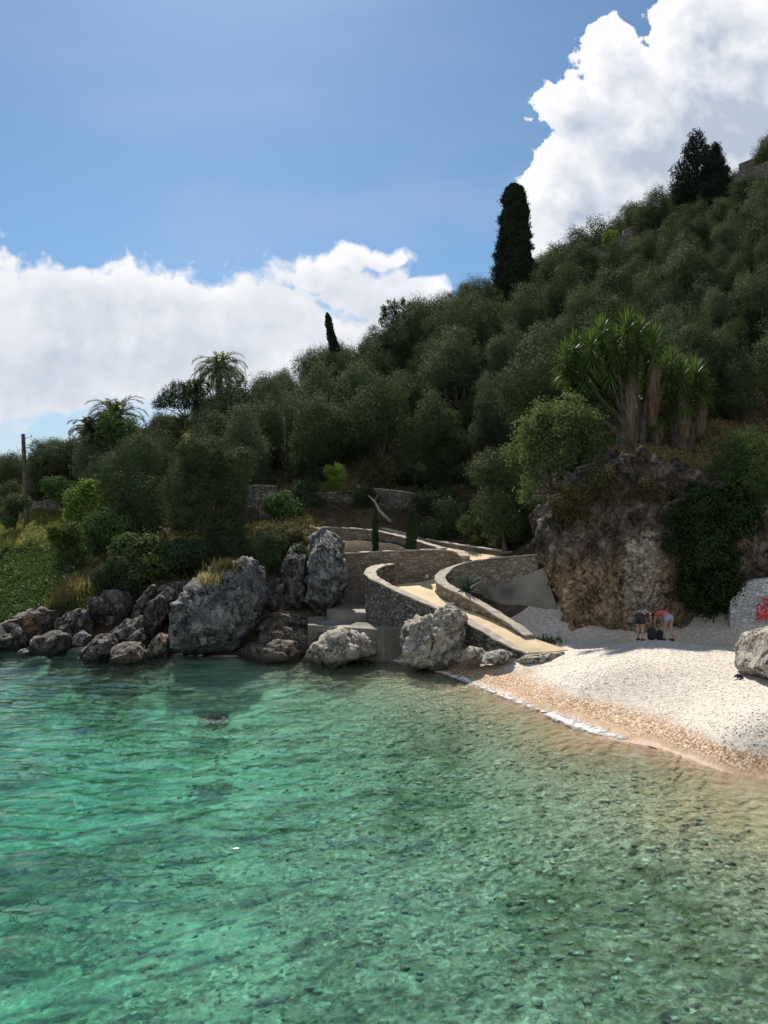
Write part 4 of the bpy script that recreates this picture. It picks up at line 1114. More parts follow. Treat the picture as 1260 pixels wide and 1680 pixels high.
for zn, idx in zones.items():
    idx.sort(key=lambda i: S[i, 1])
    nrow = max(1, math.ceil(len(idx) / 12)); per = math.ceil(len(idx) / nrow)
    for r_ in range(nrow):
        row = sorted(idx[r_ * per:(r_ + 1) * per], key=lambda i: Su[i])
        for j, i in enumerate(row):
            dark = random.random() < (.16 if S[i, 1] < 90 else .4)
            pr_ = random.choice(dkp if dark else (ltp if random.random() < .28 else protos))
            sc0 = (1.0 + .0035 * (S[i, 1] - 46)) * random.uniform(.75, 1.32)
            word = 'dark evergreen tree' if dark else 'grey-green olive tree'
            lab = f"{word}, {ords[j]} from left in {rowname[min(r_, 11)]} row {zn}"
            toph = 4.3 * sc0; lim = 6 - (sky_v(Su[i], S[i, 1]) - 850) / K * S[i, 1] - SZ[i] + .25
            if toph > lim: sc0 *= max(.42, lim / toph * random.uniform(.93, 1.05))
            place(pr_, (S[i, 0], S[i, 1], SZ[i] - .25), random.uniform(0, 6.28), sc0, lab, ('dark evergreens ' if dark else 'olive trees ') + zn, 'evergreen tree' if dark else 'olive tree')
print('GROVE', len(S), {k: len(v) for k, v in zones.items()})
for pp in protos + dkp + ltp:
    if pp.name not in used_p:
        for ch in list(pp.children): bpy.data.objects.remove(ch)
        bpy.data.objects.remove(pp)

# ------------------------------------------------------------------ single trees and bushes with crowns given by what the photo shows
def lobed(name, label, cat, Y, lobes_px, mat, n, ln, wd, base=None, trunk=True, seed=None, group=None, dep=.8, spray=6, sj=.10, tr=.12, shell=(.6, 1.06), noise_amp=.28, bark='bark', up=.2):
    """lobes_px: (u, v, ru, rv[, dY]) in photo pixels at depth Y"""
    seed = seed or len(bpy.data.objects)
    rg = np.random.default_rng(seed)
    lobes = []
    for t in lobes_px:
        u, v, ru, rv = t[:4]; dy = t[4] if len(t) > 4 else rg.uniform(-.5, .5)
        p = P(u, v, Y + dy); s = (Y + dy) / K
        lobes.append((p[0], p[1], p[2], ru * s, (ru + rv) / 2 * s * dep, rv * s))
    cx = np.mean([l[0] for l in lobes]); 
    if base is None:
        bx, by = cx, Y + .4
    else: bx, by = (base[0] - 630) / K * Y, Y + .2
    bz = float(hz(bx, by)) if base is None or len(base) < 2 else 6 - (base[1] - 850) / K * Y
    root = thing(name, label, cat, (bx, by, bz), group=group)
    V, F = crown(lobes, n, ln, wd, seed, spray, sj, shell, up=up, noise_amp=noise_amp)
    mesh_obj('crown' if trunk else 'foliage', V, F, M[mat], root, (bx, by, bz), smooth=False)
    tops = [l[:3] for l in lobes]
    if len(tops) > 6: tops = tops[::max(1, len(tops) // 6)]
    trunk_bag((bx, by, bz - .3), tops, tr, .02, rg, wob=.12).obj('trunk' if trunk else 'stem', M[bark], root, (bx, by, bz))
    return root
def fill(u0, v0, u1, v1, r, n, seed, jit=.4, taper=0.0):
    """random lobes filling a box of the photo"""
    rg = np.random.default_rng(seed); out = []
    for _ in range(n):
        a, c = rg.uniform(-1, 1), rg.uniform(-1, 1)
        if a * a + c * c > 1: a, c = a * .7, c * .7
        out.append(((u0 + u1) / 2 + a * (u1 - u0) / 2 * (1 - taper * max(0, -c)), (v0 + v1) / 2 + c * (v1 - v0) / 2, r * rg.uniform(.75, 1.25), r * rg.uniform(.75, 1.25), rg.uniform(-1, 1)))
    return out
lobed('olive_tree', 'largest round olive tree, low and dark, above the big waterline boulder', 'olive tree', 45.5, fill(275, 730, 425, 890, 27, 26, 1), 'olive', 34000, .17, .055, tr=.22)
lobed('citrus_tree', 'round bright yellow-green leafy tree at the top of the grassy slope', 'tree', 52, fill(122, 805, 168, 845, 22, 9, 2), 'bright', 9000, .20, .13, spray=5, sj=.14, tr=.1)
lobed('shrub', 'leafy green bush just below the bright citrus tree', 'shrub', 48, fill(150, 850, 210, 905, 20, 9, 3), 'bush', 9000, .17, .11)
lobed('fig_tree', 'broad-leaved fig bush hanging over the rocks', 'fig tree', 43, fill(195, 885, 275, 970, 22, 12, 4), 'bush', 11000, .20, .14, spray=4, sj=.14)
lobed('shrub', 'dark green bush between the citrus tree and the largest olive', 'shrub', 49.5, fill(180, 795, 260, 870, 28, 12, 5), 'olive', 13000, .15, .06)
lobed('shrub', 'feathery grey-green shrub above the fig bush', 'shrub', 51.5, fill(170, 735, 260, 800, 30, 12, 6), 'olive', 13000, .18, .05)
lobed('shrub', 'dark bush on the bank beside the yellow grass tuft', 'shrub', 44.5, fill(85, 870, 130, 910, 16, 7, 7), 'bush', 6000, .14, .09)
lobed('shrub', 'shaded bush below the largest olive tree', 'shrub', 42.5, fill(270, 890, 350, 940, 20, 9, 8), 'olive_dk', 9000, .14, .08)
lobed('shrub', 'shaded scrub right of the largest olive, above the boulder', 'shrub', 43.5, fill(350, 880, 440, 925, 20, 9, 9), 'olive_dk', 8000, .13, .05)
lobed('shrub', 'pale grey shrub at the foot of the utility pole', 'shrub', 60, fill(8, 812, 40, 858, 14, 6, 10), 'olive', 4500, .16, .09)
lobed('shrub', 'low grey-green bushes behind the grey wall at the left edge', 'shrub', 70.5, fill(-10, 795, 60, 832, 15, 9, 91), 'olive', 8000, .18, .07)
lobed('shrub', 'dark bush behind the grey wall right of the utility pole', 'shrub', 69, fill(55, 785, 112, 818, 15, 8, 92), 'olive_dk', 8000, .18, .07)
lobed('evergreen_tree', 'dark round tree behind the utility pole', 'evergreen tree', 68, fill(60, 745, 120, 800, 24, 9, 11), 'olive_dk', 9000, .2, .07)
lobed('shrub', 'bright bush above the grey wall at left', 'shrub', 62, fill(78, 775, 120, 815, 14, 6, 12), 'bush', 4500, .18, .1)
lobed('evergreen_tree', 'dark umbrella-shaped tree on the skyline left of the date palm', 'evergreen tree', 71, [(275, 655, 20, 15), (295, 640, 24, 16), (320, 652, 20, 16), (300, 660, 26, 14), (262, 664, 14, 9)], 'olive_dk', 7000, .2, .06, base=(303, 700), tr=.14)
lobed('carob_tree', 'broad carob tree with yellow-green leaves leaning over the cliff', 'carob tree', 38.6, fill(848, 662, 998, 775, 13, 62, 79) + [(920, 695, 26, 20), (890, 735, 22, 18), (955, 735, 22, 18), (872, 790, 15, 15), (862, 815, 12, 14), (940, 655, 14, 10), (1004, 715, 12, 12), (838, 745, 14, 12)], 'carob', 17000, .15, .09, base=(905, 845), tr=.13, spray=5, sj=.15, noise_amp=.5, shell=(.5, 1.15))
lobed('olive_tree', 'grey-green tree hanging over the low wall left of the carob', 'olive tree', 42.0, fill(782, 740, 862, 880, 28, 14, 14), 'olive', 19000, .15, .055, base=(830, 895), tr=.13)
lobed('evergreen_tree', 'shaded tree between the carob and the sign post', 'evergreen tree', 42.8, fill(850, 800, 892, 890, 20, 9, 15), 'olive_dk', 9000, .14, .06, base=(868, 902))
for lab, bx in [('dark bush right of the pale fallen branch', (690, 800, 740, 850)), ('dark bush above the middle of the hill-side wall', (740, 815, 800, 870)), ('dark bush behind the wall near the sign', (800, 850, 850, 893)),
                ('low dark bush left of the young pine', (486, 800, 530, 835)), ('dark scrub bush right of the young pine', (585, 800, 615, 845))]:
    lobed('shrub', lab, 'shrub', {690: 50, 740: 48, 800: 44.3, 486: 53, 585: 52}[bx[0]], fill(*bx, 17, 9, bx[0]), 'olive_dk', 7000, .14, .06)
for i, (bx, Yq, mt, lab) in enumerate([((905, 800, 965, 850), 35.2, 'scrub', 'dry scrub spilling over the left shoulder of the cliff'), ((950, 758, 1040, 815), 35.4, 'scrub', 'brown scrub along the cliff top below the largest yucca'),
        ((1040, 765, 1130, 830), 35.2, 'scrub', 'brown scrub along the cliff top below the smaller yucca'), ((1120, 785, 1190, 870), 34.9, 'olive_dk', 'dark bush at the right end of the cliff top')]):
    lobed('shrub', lab, 'shrub', Yq, fill(*bx, 15, 14, 500 + i), mt, 11000, .11, .04, trunk=False, tr=.03, noise_amp=.5, shell=(.3, 1.2))
for k_, (bx, lab) in enumerate([((600, 760, 650, 800), 'scrubby bush under the grove left of the bare branch'), ((655, 765, 705, 800), 'dark bush at the grove edge above the bare branch'), ((710, 770, 765, 812), 'dark bush at the grove edge, middle of the bank'), ((765, 780, 805, 830), 'dark bush at the grove edge beside the wall-side tree'), ((500, 755, 545, 790), 'dark bush at the grove edge left of the young pine')]):
    lobed('shrub', lab, 'shrub', 54.5 - .6 * k_ if k_ < 4 else 56.5, fill(*bx, 17, 9, 700 + k_), 'olive_dk' if k_ else 'scrub', 7000, .15, .06, noise_amp=.45)
lobed('shrub', 'shaded bush behind the hill-side wall', 'shrub', 46.8, fill(700, 835, 790, 885, 22, 10, 16), 'olive_dk', 9000, .14, .06)
lobed('juniper_tree', 'dense dark green tree above the whitewashed wall', 'tree', 36.4, fill(1165, 720, 1290, 890, 32, 17, 17), 'bush', 26000, .13, .05, base=(1225, 930), tr=.16, spray=8, sj=.11, noise_amp=.5)
lobed('ivy', 'curtain of dark ivy hanging beside the whitewashed wall', 'ivy', 34.2, fill(1120, 895, 1222, 1000, 22, 16, 18) + [(1190, 985, 14, 20), (1213, 1000, 6, 22)], 'ivy', 16000, .12, .09, trunk=False, dep=.45, spray=6, tr=.03)
lobed('shrub', 'leafy fig bush beside the slatted gate', 'shrub', 49.5, fill(440, 820, 486, 862, 16, 8, 19), 'bush', 6000, .15, .11)
lobed('shrub', 'leafy scrub tumbling over the bank below the gate', 'shrub', 43.6, fill(420, 868, 520, 905, 15, 12, 20), 'scrub', 9000, .12, .07)
lobed('shrub', 'small bright bush in a crevice of the rock pillar', 'shrub', 40.6, [(512, 915, 7, 7), (516, 925, 6, 6)], 'bright', 700, .10, .06, trunk=False, tr=.02)
lobed('shrub', 'rusty scrub growing over the left top of the cliff', 'shrub', 39.2, fill(930, 770, 1010, 800, 12, 8, 22), 'scrub', 5000, .12, .04)
lobed('shrub', 'dry grey scrub hanging over the middle of the cliff', 'shrub', 37.0, fill(1000, 785, 1110, 830, 14, 12, 23), 'scrub', 8000, .11, .03, trunk=False, tr=.03)
lobed('ivy', 'dense dark ivy covering the right shoulder of the cliff', 'ivy', 34.6, fill(1110, 800, 1235, 930, 26, 22, 240), 'ivy', 20000, .12, .09, trunk=False, dep=.5, spray=6, tr=.03, noise_amp=.5)
lobed('shrub', 'shaded bush overhanging the bank left of the slanting slabs', 'shrub', 41.2, fill(150, 925, 230, 985, 18, 10, 241), 'olive_dk', 9000, .13, .07)
lobed('shrub', 'dark creeper between the largest boulder and the rock pillar', 'shrub', 41.0, fill(425, 880, 500, 925, 15, 10, 242), 'olive_dk', 8000, .12, .06, trunk=False, tr=.03)
lobed('shrub', 'shaded creeper on the dark right part of the cliff', 'shrub', 34.6, fill(1085, 830, 1180, 900, 18, 12, 24), 'ivy', 8000, .11, .06, trunk=False, tr=.03)
lobed('evergreen_tree', 'rounded grey-green tree right of the yucca heads', 'evergreen tree', 50, fill(1110, 545, 1195, 620, 26, 12, 25), 'olive', 14000, .16, .06, base=(1150, 680), tr=.16)
lobed('shrub', 'loose bush on the dry bank at the far right', 'shrub', 47, fill(1190, 605, 1235, 680, 18, 9, 26), 'olive', 7000, .14, .05)
lobed('shrub', 'bright rounded shrub on the ridge below the stone terrace wall', 'shrub', 97, fill(985, 385, 1018, 400, 9, 5, 27), 'bright', 2500, .22, .1)
lobed('spiky_tree', 'loose spiky-topped tree on the skyline left of the tall cypress', 'tree', 86, [(630,512,5,12),(640,503,5,12),(650,505,6,14),(661,500,5,12),(672,508,6,13),(645,520,14,10),(662,522,14,10),(655,535,22,10),(682,503,4,8),(626,527,5,7)], 'olive_dk', 4200, .30, .07, base=(652, 570), up=1.2, sj=.12)
for lab, args in [('feathery green bush behind the low wall, left of the carob', fill(755, 855, 800, 890, 12, 6, 31))]:
    lobed('shrub', lab, 'shrub', 44.6, args, 'bush', 3500, .12, .06)

# young pine
def young_pine():
    Y = 50.5
    return lobed('pine_tree', 'young light-green pine with a thin leaning trunk behind the upper path', 'pine tree', Y, [(540,772,10,9),(555,768,10,8),(548,785,12,6),(562,782,7,7),(538,798,10,7),(556,798,13,7),(532,806,7,5),(565,806,7,5)], 'pine', 2600, .16, .03, base=(560, 858), tr=.09, spray=8, sj=.08, up=.5)
young_pine()

# ------------------------------------------------------------------ cypresses
def cypress(name, label, base, h, prof, mat, n, ln, lean=(0, 0), group=None, seed=1, bump=.22, trunk_h=.06):
    """prof: [(t, radius)] outline from foot to tip"""
    rg = np.random.default_rng(seed)
    root = thing(name, label, 'cypress tree', base, group=group)
    t = rg.random(n) ** .9; a = rg.uniform(0, 2 * np.pi, n)
    pr_ = np.array(prof); R0 = np.interp(t, pr_[:, 0], pr_[:, 1])
    bumps = 1 + bump * fbm(np.cos(a) * 1.6, np.sin(a) * 1.6, t * h * .9 + seed, 4)
    r = R0 * bumps * (rg.uniform(.72, 1.03, n) + .25 * (rg.random(n) < .10) * rg.random(n))
    c = np.stack([r * np.cos(a) + lean[0] * t, r * np.sin(a) + lean[1] * t, (trunk_h + (1 - trunk_h) * t) * h], 1)
    dr = np.stack([np.cos(a), np.sin(a), np.zeros(n)], 1)
    d = unit(np.array([0, 0, 1.4]) + dr * .5 + rg.normal(size=(n, 3)) * .35)
    V, F = leaves(c, d, unit(dr + rg.normal(size=(n, 3)) * .4), ln, ln * .38, rg)
    mesh_obj('crown', V, F, M[mat], root, smooth=False)
    bag = Bag(); tube_to(bag, [(0, 0, -.4), (lean[0] * .3, lean[1] * .3, h * .3), (lean[0] * .9, lean[1] * .9, h * .9)], [max(.04, h * .016), h * .012, .02], 8)
    bag.obj('trunk', M['bark'], root)
    return root
Yc = 92; p = P(848, 505, Yc)
cypress('cypress_tree', 'tall thick columnar cypress with a blunt top against the sky', (p[0], p[1], p[2] - 1.2), (505 - 303) / K * Yc + 1.2,
        [(0, 2.2), (.15, 2.4), (.35, 2.0), (.6, 1.65), (.8, 1.42), (.9, 1.25), (.96, .95), (1, .35)], 'cypress', 60000, .30, lean=(-.35, 0), seed=5, bump=.38)
Yc = 82; p = P(549, 580, Yc)
cypress('cypress_tree', 'small thin cypress leaning left on the skyline', (p[0], p[1], p[2]), 4.0, [(0, .5), (.3, .45), (.7, .33), (.9, .2), (1, .05)], 'cypress', 4500, .22, lean=(-.75, 0), seed=6, bump=.45)
p = P(616, 904, 42.6); cypress('cypress_tree', 'thin young cypress, left one of the two on the terrace', (p[0], p[1], 4.1), 2.15, [(0, .15), (.4, .17), (.8, .13), (1, .03)], 'cypress_lt', 3600, .10, seed=7, group='young cypresses on the terrace')
p = P(675, 900, 42.2); cypress('cypress_tree', 'fuller young cypress, right one of the two on the terrace', (p[0], p[1], 4.1), 2.35, [(0, .22), (.35, .26), (.75, .18), (1, .03)], 'cypress_lt', 4500, .10, seed=8, group='young cypresses on the terrace')

def conifer(label, base, h, w_, seed):
    rg = np.random.default_rng(seed)
    root = thing('conifer_tree', label, 'conifer', base, group='dark conifers on the ridge')
    lobes = []
    nb = 34
    for i in range(nb):
        t = (i + .5) / nb; rr = w_ * (1 - t) ** .75 * rg.uniform(.55, 1.1); a = i * 2.4
        lobes.append((rr * math.cos(a), rr * math.sin(a), h * (.12 + .86 * t) + rr * .25, .55 * w_ * (.30 + .5 * (1 - t)), .55 * w_ * (.30 + .5 * (1 - t)), .55 * w_ * (.40 + .4 * (1 - t))))
    V, F = crown(lobes, 32000, .30, .10, seed, 6, .12, (.5, 1.12), up=1.6, noise_amp=.4)
    mesh_obj('crown', V, F, M['conifer'], root, smooth=False)
    bag = Bag(); tube_to(bag, [(0, 0, -1), (0, 0, h * .5), (0, 0, h * .97)], [.28, .18, .04], 8)
    for i in range(10):
        a = i * 2.4; z = h * (.15 + .07 * i); rr = w_ * (1 - z / h) * .8
        tube_to(bag, [(0, 0, z), (rr * math.cos(a), rr * math.sin(a), z + .6)], [.07, .02], 5)
    bag.obj('trunk', M['bark'], root)
Yc = 110
p = P(1143, 365, Yc); conifer('taller dark conifer, left one of the pair near the ridge top', (p[0], p[1], p[2] - 1), (365 - 226) / K * Yc + 1.6, 4.0, 3)
p = P(1174, 365, Yc + 1); conifer('shorter dark conifer, right one of the pair near the ridge top', (p[0], p[1], p[2] - 1), (365 - 243) / K * Yc + 1.6, 2.6, 4)

# ------------------------------------------------------------------ palms
def palm(label, base, trunk_h, fr_len, nfr, seed, droop=1.0, trunk_r=.33, up=1.0, group=None):
    rg = np.random.default_rng(seed)
    root = thing('date_palm', label, 'palm tree', base, group=group)
    V0, F0 = [], []
    bag = Bag(); zz_ = np.linspace(-.8, trunk_h, 26)
    rad = trunk_r * (1 + .12 * np.sin(np.arange(26) * 2.3)) * np.interp(zz_, [0, trunk_h * .7, trunk_h], [1.05, .95, 1.35])
    tube_to(bag, np.stack([np.zeros(26), np.zeros(26), zz_], 1), rad, 10)
    bag.obj('trunk', M['bark_palm'], root)
    for i in range(nfr):
        a = i * 2.399963 + rg.uniform(-.2, .2); el = up * (1.35 - 1.75 * (i / nfr)) + rg.uniform(-.1, .1)
        L1 = fr_len * rg.uniform(.85, 1.08); nseg = 12
        pts = [np.array([0, 0, trunk_h])]; e = el
        for k in range(nseg):
            dirv = np.array([math.cos(a) * math.cos(e), math.sin(a) * math.cos(e), math.sin(e)])
            pts.append(pts[-1] + dirv * L1 / nseg); e -= droop * (.10 + .014 * k) * (1.15 if el > .3 else .7)
        pts = np.array(pts)
        fb = Bag(); tube_to(fb, pts[::2], np.linspace(.045, .008, len(pts[::2])), 4)
        t = np.linspace(.12, 1, 38); idx = t * nseg; i0 = np.minimum(idx.astype(int), nseg - 1); f = (idx - i0)[:, None]
        c = pts[i0] * (1 - f) + pts[i0 + 1] * f; tan = unit(pts[i0 + 1] - pts[i0])
        side = unit(np.cross(tan, [0, 0, 1.0])); upv = np.cross(side, tan)
        for sgn in (-1, 1):
            ll = (fr_len * .24 * np.sin(np.pi * np.clip(t * .86 + .10, 0, 1)) ** .6)[:, None]
            d = unit(side * sgn * .8 + tan * .75 + upv * .22 - np.array([0, 0, .22]) + rg.normal(size=c.shape) * .08)
            Vl, Fl = leaves(c + d * ll * .5, d, upv + rg.normal(size=c.shape) * .15, 1.0, .060, rg)
            Vl = Vl.reshape(-1, 4, 3); 
            ctr = (c + d * ll * .5)[:, None]; Vl = np.stack([c, c + d * ll * .5 + tan * .06, c + d * ll, c + d * ll * .5 - tan * .045], 1)
            fb.add(Vl.reshape(-1, 3), Fl)
        fb.obj('frond', M['palm'], root, smooth=False)
    return root
p = P(360, 690, 72); hp = P(357, 606, 72)
palm('tall date palm with an arching crown against the clouds', (p[0], p[1], p[2]), hp[2] - p[2], 2.95, 38, 3, droop=.98, trunk_r=.30)
p = P(190, 725, 66); hp = P(190, 683, 66)
palm('date palm rising from the trees left of the umbrella tree', (p[0], p[1], p[2]), hp[2] - p[2], 2.9, 32, 4, droop=.85)
p = P(146, 740, 65); hp = P(146, 703, 65)
palm('lowest date palm, fronds pointing left over the treetops', (p[0], p[1], p[2]), hp[2] - p[2], 1.9, 26, 5, droop=.85)
p = P(322, 690, 71.5); hp = P(322, 636, 71.5)
palm('short palm half hidden between the umbrella tree and tall palm', (p[0], p[1], p[2]), hp[2] - p[2], 1.7, 24, 6, droop=1.1, trunk_r=.2)
lobed('shrub', 'leafy bush at the foot of the left date palms', 'shrub', 63, fill(150, 685, 225, 720, 18, 9, 33), 'bush', 8000, .19, .09)
lobed('hedge', 'dark clipped bush on the skyline under the umbrella tree', 'hedge', 73, [(262, 694, 14, 7), (280, 691, 16, 9), (298, 694, 14, 10)], 'olive_dk', 3500, .16, .07, trunk=False)

# ------------------------------------------------------------------ giant yuccas
def yucca(label, Y, base_px, heads, seed):
    """heads: (u, v, r_px, skirt_px, dY)"""
    rg = np.random.default_rng(seed)
    bz = P(*base_px, Y); root = thing('giant_yucca', label, 'yucca', tuple(bz), group='giant yuccas above the cliff')
    org = tuple(bz)
    for (u, v, r_px, skirt, dy) in heads:
        c = P(u, v, Y + dy); R1 = r_px / K * Y
        b0 = bz + np.array([(c[0] - bz[0]) * .25, dy * .3, -.3])
        mid = np.array([bz[0] + np.clip(c[0] - bz[0], -1.1, 1.1) * .55, bz[1] + dy * .5, bz[2] + (c[2] - bz[2]) * .42])
        tb = Bag(); tube_to(tb, [b0, (b0 + mid) / 2, mid, mid * .35 + c * .65 + [0, 0, -.15], c], [.22, .17, .12, .09, .07], 7); tb.obj('trunk', M['bark'], root, org)
        n = 150
        k = np.arange(n); el = np.pi / 2 - 2.5 * (k / n) ** .62 + rg.normal(size=n) * .08; a = k * 2.399963
        d = np.stack([np.cos(a) * np.cos(el), np.sin(a) * np.cos(el), np.sin(el)], 1)
        s = unit(np.cross(d, [0, 0, 1.0] + rg.normal(size=(n, 3)) * .1)); L1 = (R1 * rg.uniform(.85, 1.12, n))[:, None]
        c0 = c + np.stack([np.zeros(n), np.zeros(n), .35 * R1 * (1 - k / n * 2)], 1); wv_ = .036
        sag = np.array([0, 0, -1.0]) * L1 * .16 * np.maximum(.1, np.cos(el))[:, None]
        V = np.stack([c0 - s * wv_ * .6, c0 + s * wv_ * .6, c0 + d * L1 * .55 + s * wv_, c0 + d * L1 + sag, c0 + d * L1 + sag * 1.02, c0 + d * L1 * .55 - s * wv_], 1)
        F = np.concatenate([np.stack([np.arange(n) * 6, np.arange(n) * 6 + 1, np.arange(n) * 6 + 2, np.arange(n) * 6 + 5], 1), np.stack([np.arange(n) * 6 + 5, np.arange(n) * 6 + 2, np.arange(n) * 6 + 3, np.arange(n) * 6 + 4], 1)])
        mesh_obj('leaf_head', V.reshape(-1, 3), F, M['yucca'], root, org, smooth=False)
        if skirt:
            n = int(skirt * 9); sk_ = skirt / K * Y
            t = rg.random(n); a = rg.uniform(0, 2 * np.pi, n); ax = c + (np.array([c[0] * .9 + bz[0] * .1, c[1], c[2] - sk_]) - c) * t[:, None]
            rr = (.13 + .20 * np.sin(np.pi * np.clip(t * .8 + .1, 0, 1)))[:, None] * rg.uniform(.6, 1.1, (n, 1))
            o_ = np.stack([np.cos(a), np.sin(a), np.zeros(n)], 1)
            cc = ax + o_ * rr - [0, 0, .2]; dd = unit(np.array([0, 0, -1.0]) + o_ * .16 + rg.normal(size=(n, 3)) * .1)
            V, F = leaves(cc, dd, o_ + rg.normal(size=(n, 3)) * .3, .55, .035, rg)
            mesh_obj('dead_leaf_skirt', V, F, M['deadleaf'], root, org, smooth=False)
    return root
yucca('largest giant yucca with many green heads and pale dead-leaf skirts', 42.2, (1040, 748),
      [(1028, 548, 38, 0, .3), (986, 556, 36, 0, .2), (970, 578, 36, 0, -.3), (1010, 572, 34, 0, -.5), (1047, 556, 36, 0, 0), (1073, 572, 38, 115, -.2), (929, 598, 36, 0, 0), (943, 578, 34, 0, .4),
       (958, 618, 34, 0, -.4), (1000, 606, 34, 0, -.4), (1034, 592, 34, 125, -.3), (985, 640, 32, 0, .2), (1060, 604, 30, 0, .4), (1018, 628, 30, 0, .1), (960, 648, 30, 0, .3), (975, 668, 30, 0, .1), (1003, 655, 30, 0, 0), (1058, 640, 28, 0, .3), (1090, 610, 28, 0, .5), (940, 628, 28, 0, .2)], 5)
yucca('smaller giant yucca, right neighbour of the largest one', 43.2, (1118, 748), [(1101, 606, 34, 0, 0), (1119, 622, 32, 85, -.2), (1142, 620, 34, 0, .2), (1152, 642, 30, 60, 0), (1093, 642, 30, 0, .3), (1125, 660, 30, 50, -.3), (1108, 668, 26, 0, .1)], 6)
yucca('low dark yucca standing between the two tall yuccas', 42.8, (1077, 750), [(1078, 680, 30, 40, 0), (1070, 660, 24, 0, .2)], 7)

# ------------------------------------------------------------------ agave, tufts, ground plants
def agave():
    p = P(765, 972, 37.0); root = thing('agave', 'blue-green agave growing inside the parapet curve', 'agave', tuple(p)); rg = np.random.default_rng(3)
    bag = Bag(); n = 24
    for k in range(n):
        a = k * 2.399963; el = 1.35 - 1.05 * (k / n); L1 = rg.uniform(.75, .95); m_ = 8; w_ = .085
        pts = []
        e = el; q = np.array([0, 0, 0.0])
        for i in range(m_ + 1):
            pts.append(q.copy()); q = q + np.array([math.cos(a) * math.cos(e), math.sin(a) * math.cos(e), math.sin(e)]) * L1 / m_; e -= .05 + (.10 if k > 16 else 0)
        pts = np.array(pts); s = np.array([-math.sin(a), math.cos(a), 0]); wd = w_ * np.sin(np.pi * (np.linspace(.16, 1, m_ + 1))) ** .7 + .004
        up_ = unit(np.cross(s, np.gradient(pts, axis=0)))
        V = np.stack([pts - s * wd[:, None], pts - up_ * .03, pts + s * wd[:, None], pts + up_ * .008], 1).reshape(-1, 3)
        F = [(i * 4 + j, i * 4 + (j + 1) % 4, i * 4 + 4 + (j + 1) % 4, i * 4 + 4 + j) for i in range(m_) for j in range(4)]
        bag.add(V, F)
    bag.obj('leaves', M['agave'], root)
agave()
def tuft(name, label, cat, p, r, h, n, mat, seed, w_=.012, group=None):
    rg = np.random.default_rng(seed)
    root_xy = rg.normal(size=(n, 2)) * r * .45; a = rg.uniform(0, 6.28, n); ln = h * rg.uniform(.5, 1.1, n)
    z = hz(p[0] + root_xy[:, 0], p[1] + root_xy[:, 1]) if p[2] is None else np.full(n, p[2])
    c = np.stack([p[0] + root_xy[:, 0], p[1] + root_xy[:, 1], z - .05], 1)
    o_ = np.stack([np.cos(a), np.sin(a), np.zeros(n)], 1); tip = c + o_ * (ln * rg.uniform(.1, .6, n))[:, None] + np.stack([0 * ln, 0 * ln, ln], 1)
    mid = (c + tip) / 2 + np.array([0, 0, 1]) * (ln * .12)[:, None]; s = np.stack([-np.sin(a), np.cos(a), np.zeros(n)], 1) * w_
    V = np.stack([c - s, c + s, mid + s, tip, tip + s * .1, mid - s], 1)
    F = np.concatenate([np.stack([np.arange(n) * 6, np.arange(n) * 6 + 1, np.arange(n) * 6 + 2, np.arange(n) * 6 + 5], 1), np.stack([np.arange(n) * 6 + 5, np.arange(n) * 6 + 2, np.arange(n) * 6 + 3, np.arange(n) * 6 + 4], 1)])
    base = (p[0], p[1], float(c[:, 2].min()))
    return tag(mesh_obj(name, V.reshape(-1, 3), F, M[mat], None, base, smooth=False), label, cat, group)
q = P(368, 928, 36.6); tuft('grass_tuft', 'green-gold grass tuft on top of the largest boulder', 'grass tuft', (q[0], q[1], q[2] - .25), .75, .70, 480, 'scrub', 3)
q = P(345, 945, 36.0); tuft('grass_tuft', 'dry grass tuft on the left shoulder of the largest boulder', 'grass tuft', (q[0], q[1], q[2] - .3), .6, .6, 300, 'drygrass', 13)
for u, v, Y, r, h, n, lab, mt in [(118, 965, 43.2, 1.0, 1.0, 1200, 'yellow dry grass clump at the right edge of the grassy slope', 'drygrass'), (103, 985, 42.6, .9, .8, 800, 'lower yellow-green grass clump beside the shaded bank', 'grass'), (128, 930, 44.5, .9, .8, 700, 'upper dry grass clump under the dark bushes', 'drygrass'),
                              (890, 1042, 33.9, .9, .22, 500, 'low green weeds where the ramp parapet meets the beach', 'ground_green')]:
    q = P(u, v, Y); tuft('grass_tuft', lab, 'grass tuft', (q[0], q[1], None), r, h, n, mt, int(u), .016)
def cover(name, n, xr, yr, test, ln, wd, mat, seed, hgt=.3, clump=8):
    rg = np.random.default_rng(seed)
    x = rg.uniform(*xr, n * 4); y = rg.uniform(*yr, n * 4); z = hz(x, y)
    u = 630 + K * x / y; v = 850 - K * (z - 6) / y
    k = test(u, v, x, y, z); x, y, z = x[k][:n // clump], y[k][:n // clump], z[k][:n // clump]
    c = np.repeat(np.stack([x, y, z], 1), clump, 0); c = c + rg.normal(size=c.shape) * np.array([.22, .22, .08]); c[:, 2] += hgt * rg.random(len(c))
    d = unit(rg.normal(size=c.shape) + np.array([0, 0, .6])); V, F = leaves(c, d, rg.normal(size=c.shape), ln, wd, rg)
    return tag(mesh_obj(name, V, F, M[mat], smooth=False), kind='stuff')
cover('creeping_ground_cover', 120000, (-28, -12), (41.5, 57), lambda u, v, x, y, z: (u > -30) & (u < 135) & (v > 898 + np.abs(u - 60) * .0 + 14 * fbm(x * .4, y * .4, 0, 2)) & (v < 1022) & (rg.random(len(u)) < np.clip((.3 + fbm(x * .5, y * .5, 7, 3)) * 2, .25, 1)), .12, .09, 'ground_green', 4, .30)
cover('meadow_grass', 26000, (-34, -20), (52, 68), lambda u, v, x, y, z: (u > -30) & (u < 135) & (v > 835) & (v < 905), .22, .05, 'grass', 5, .12)
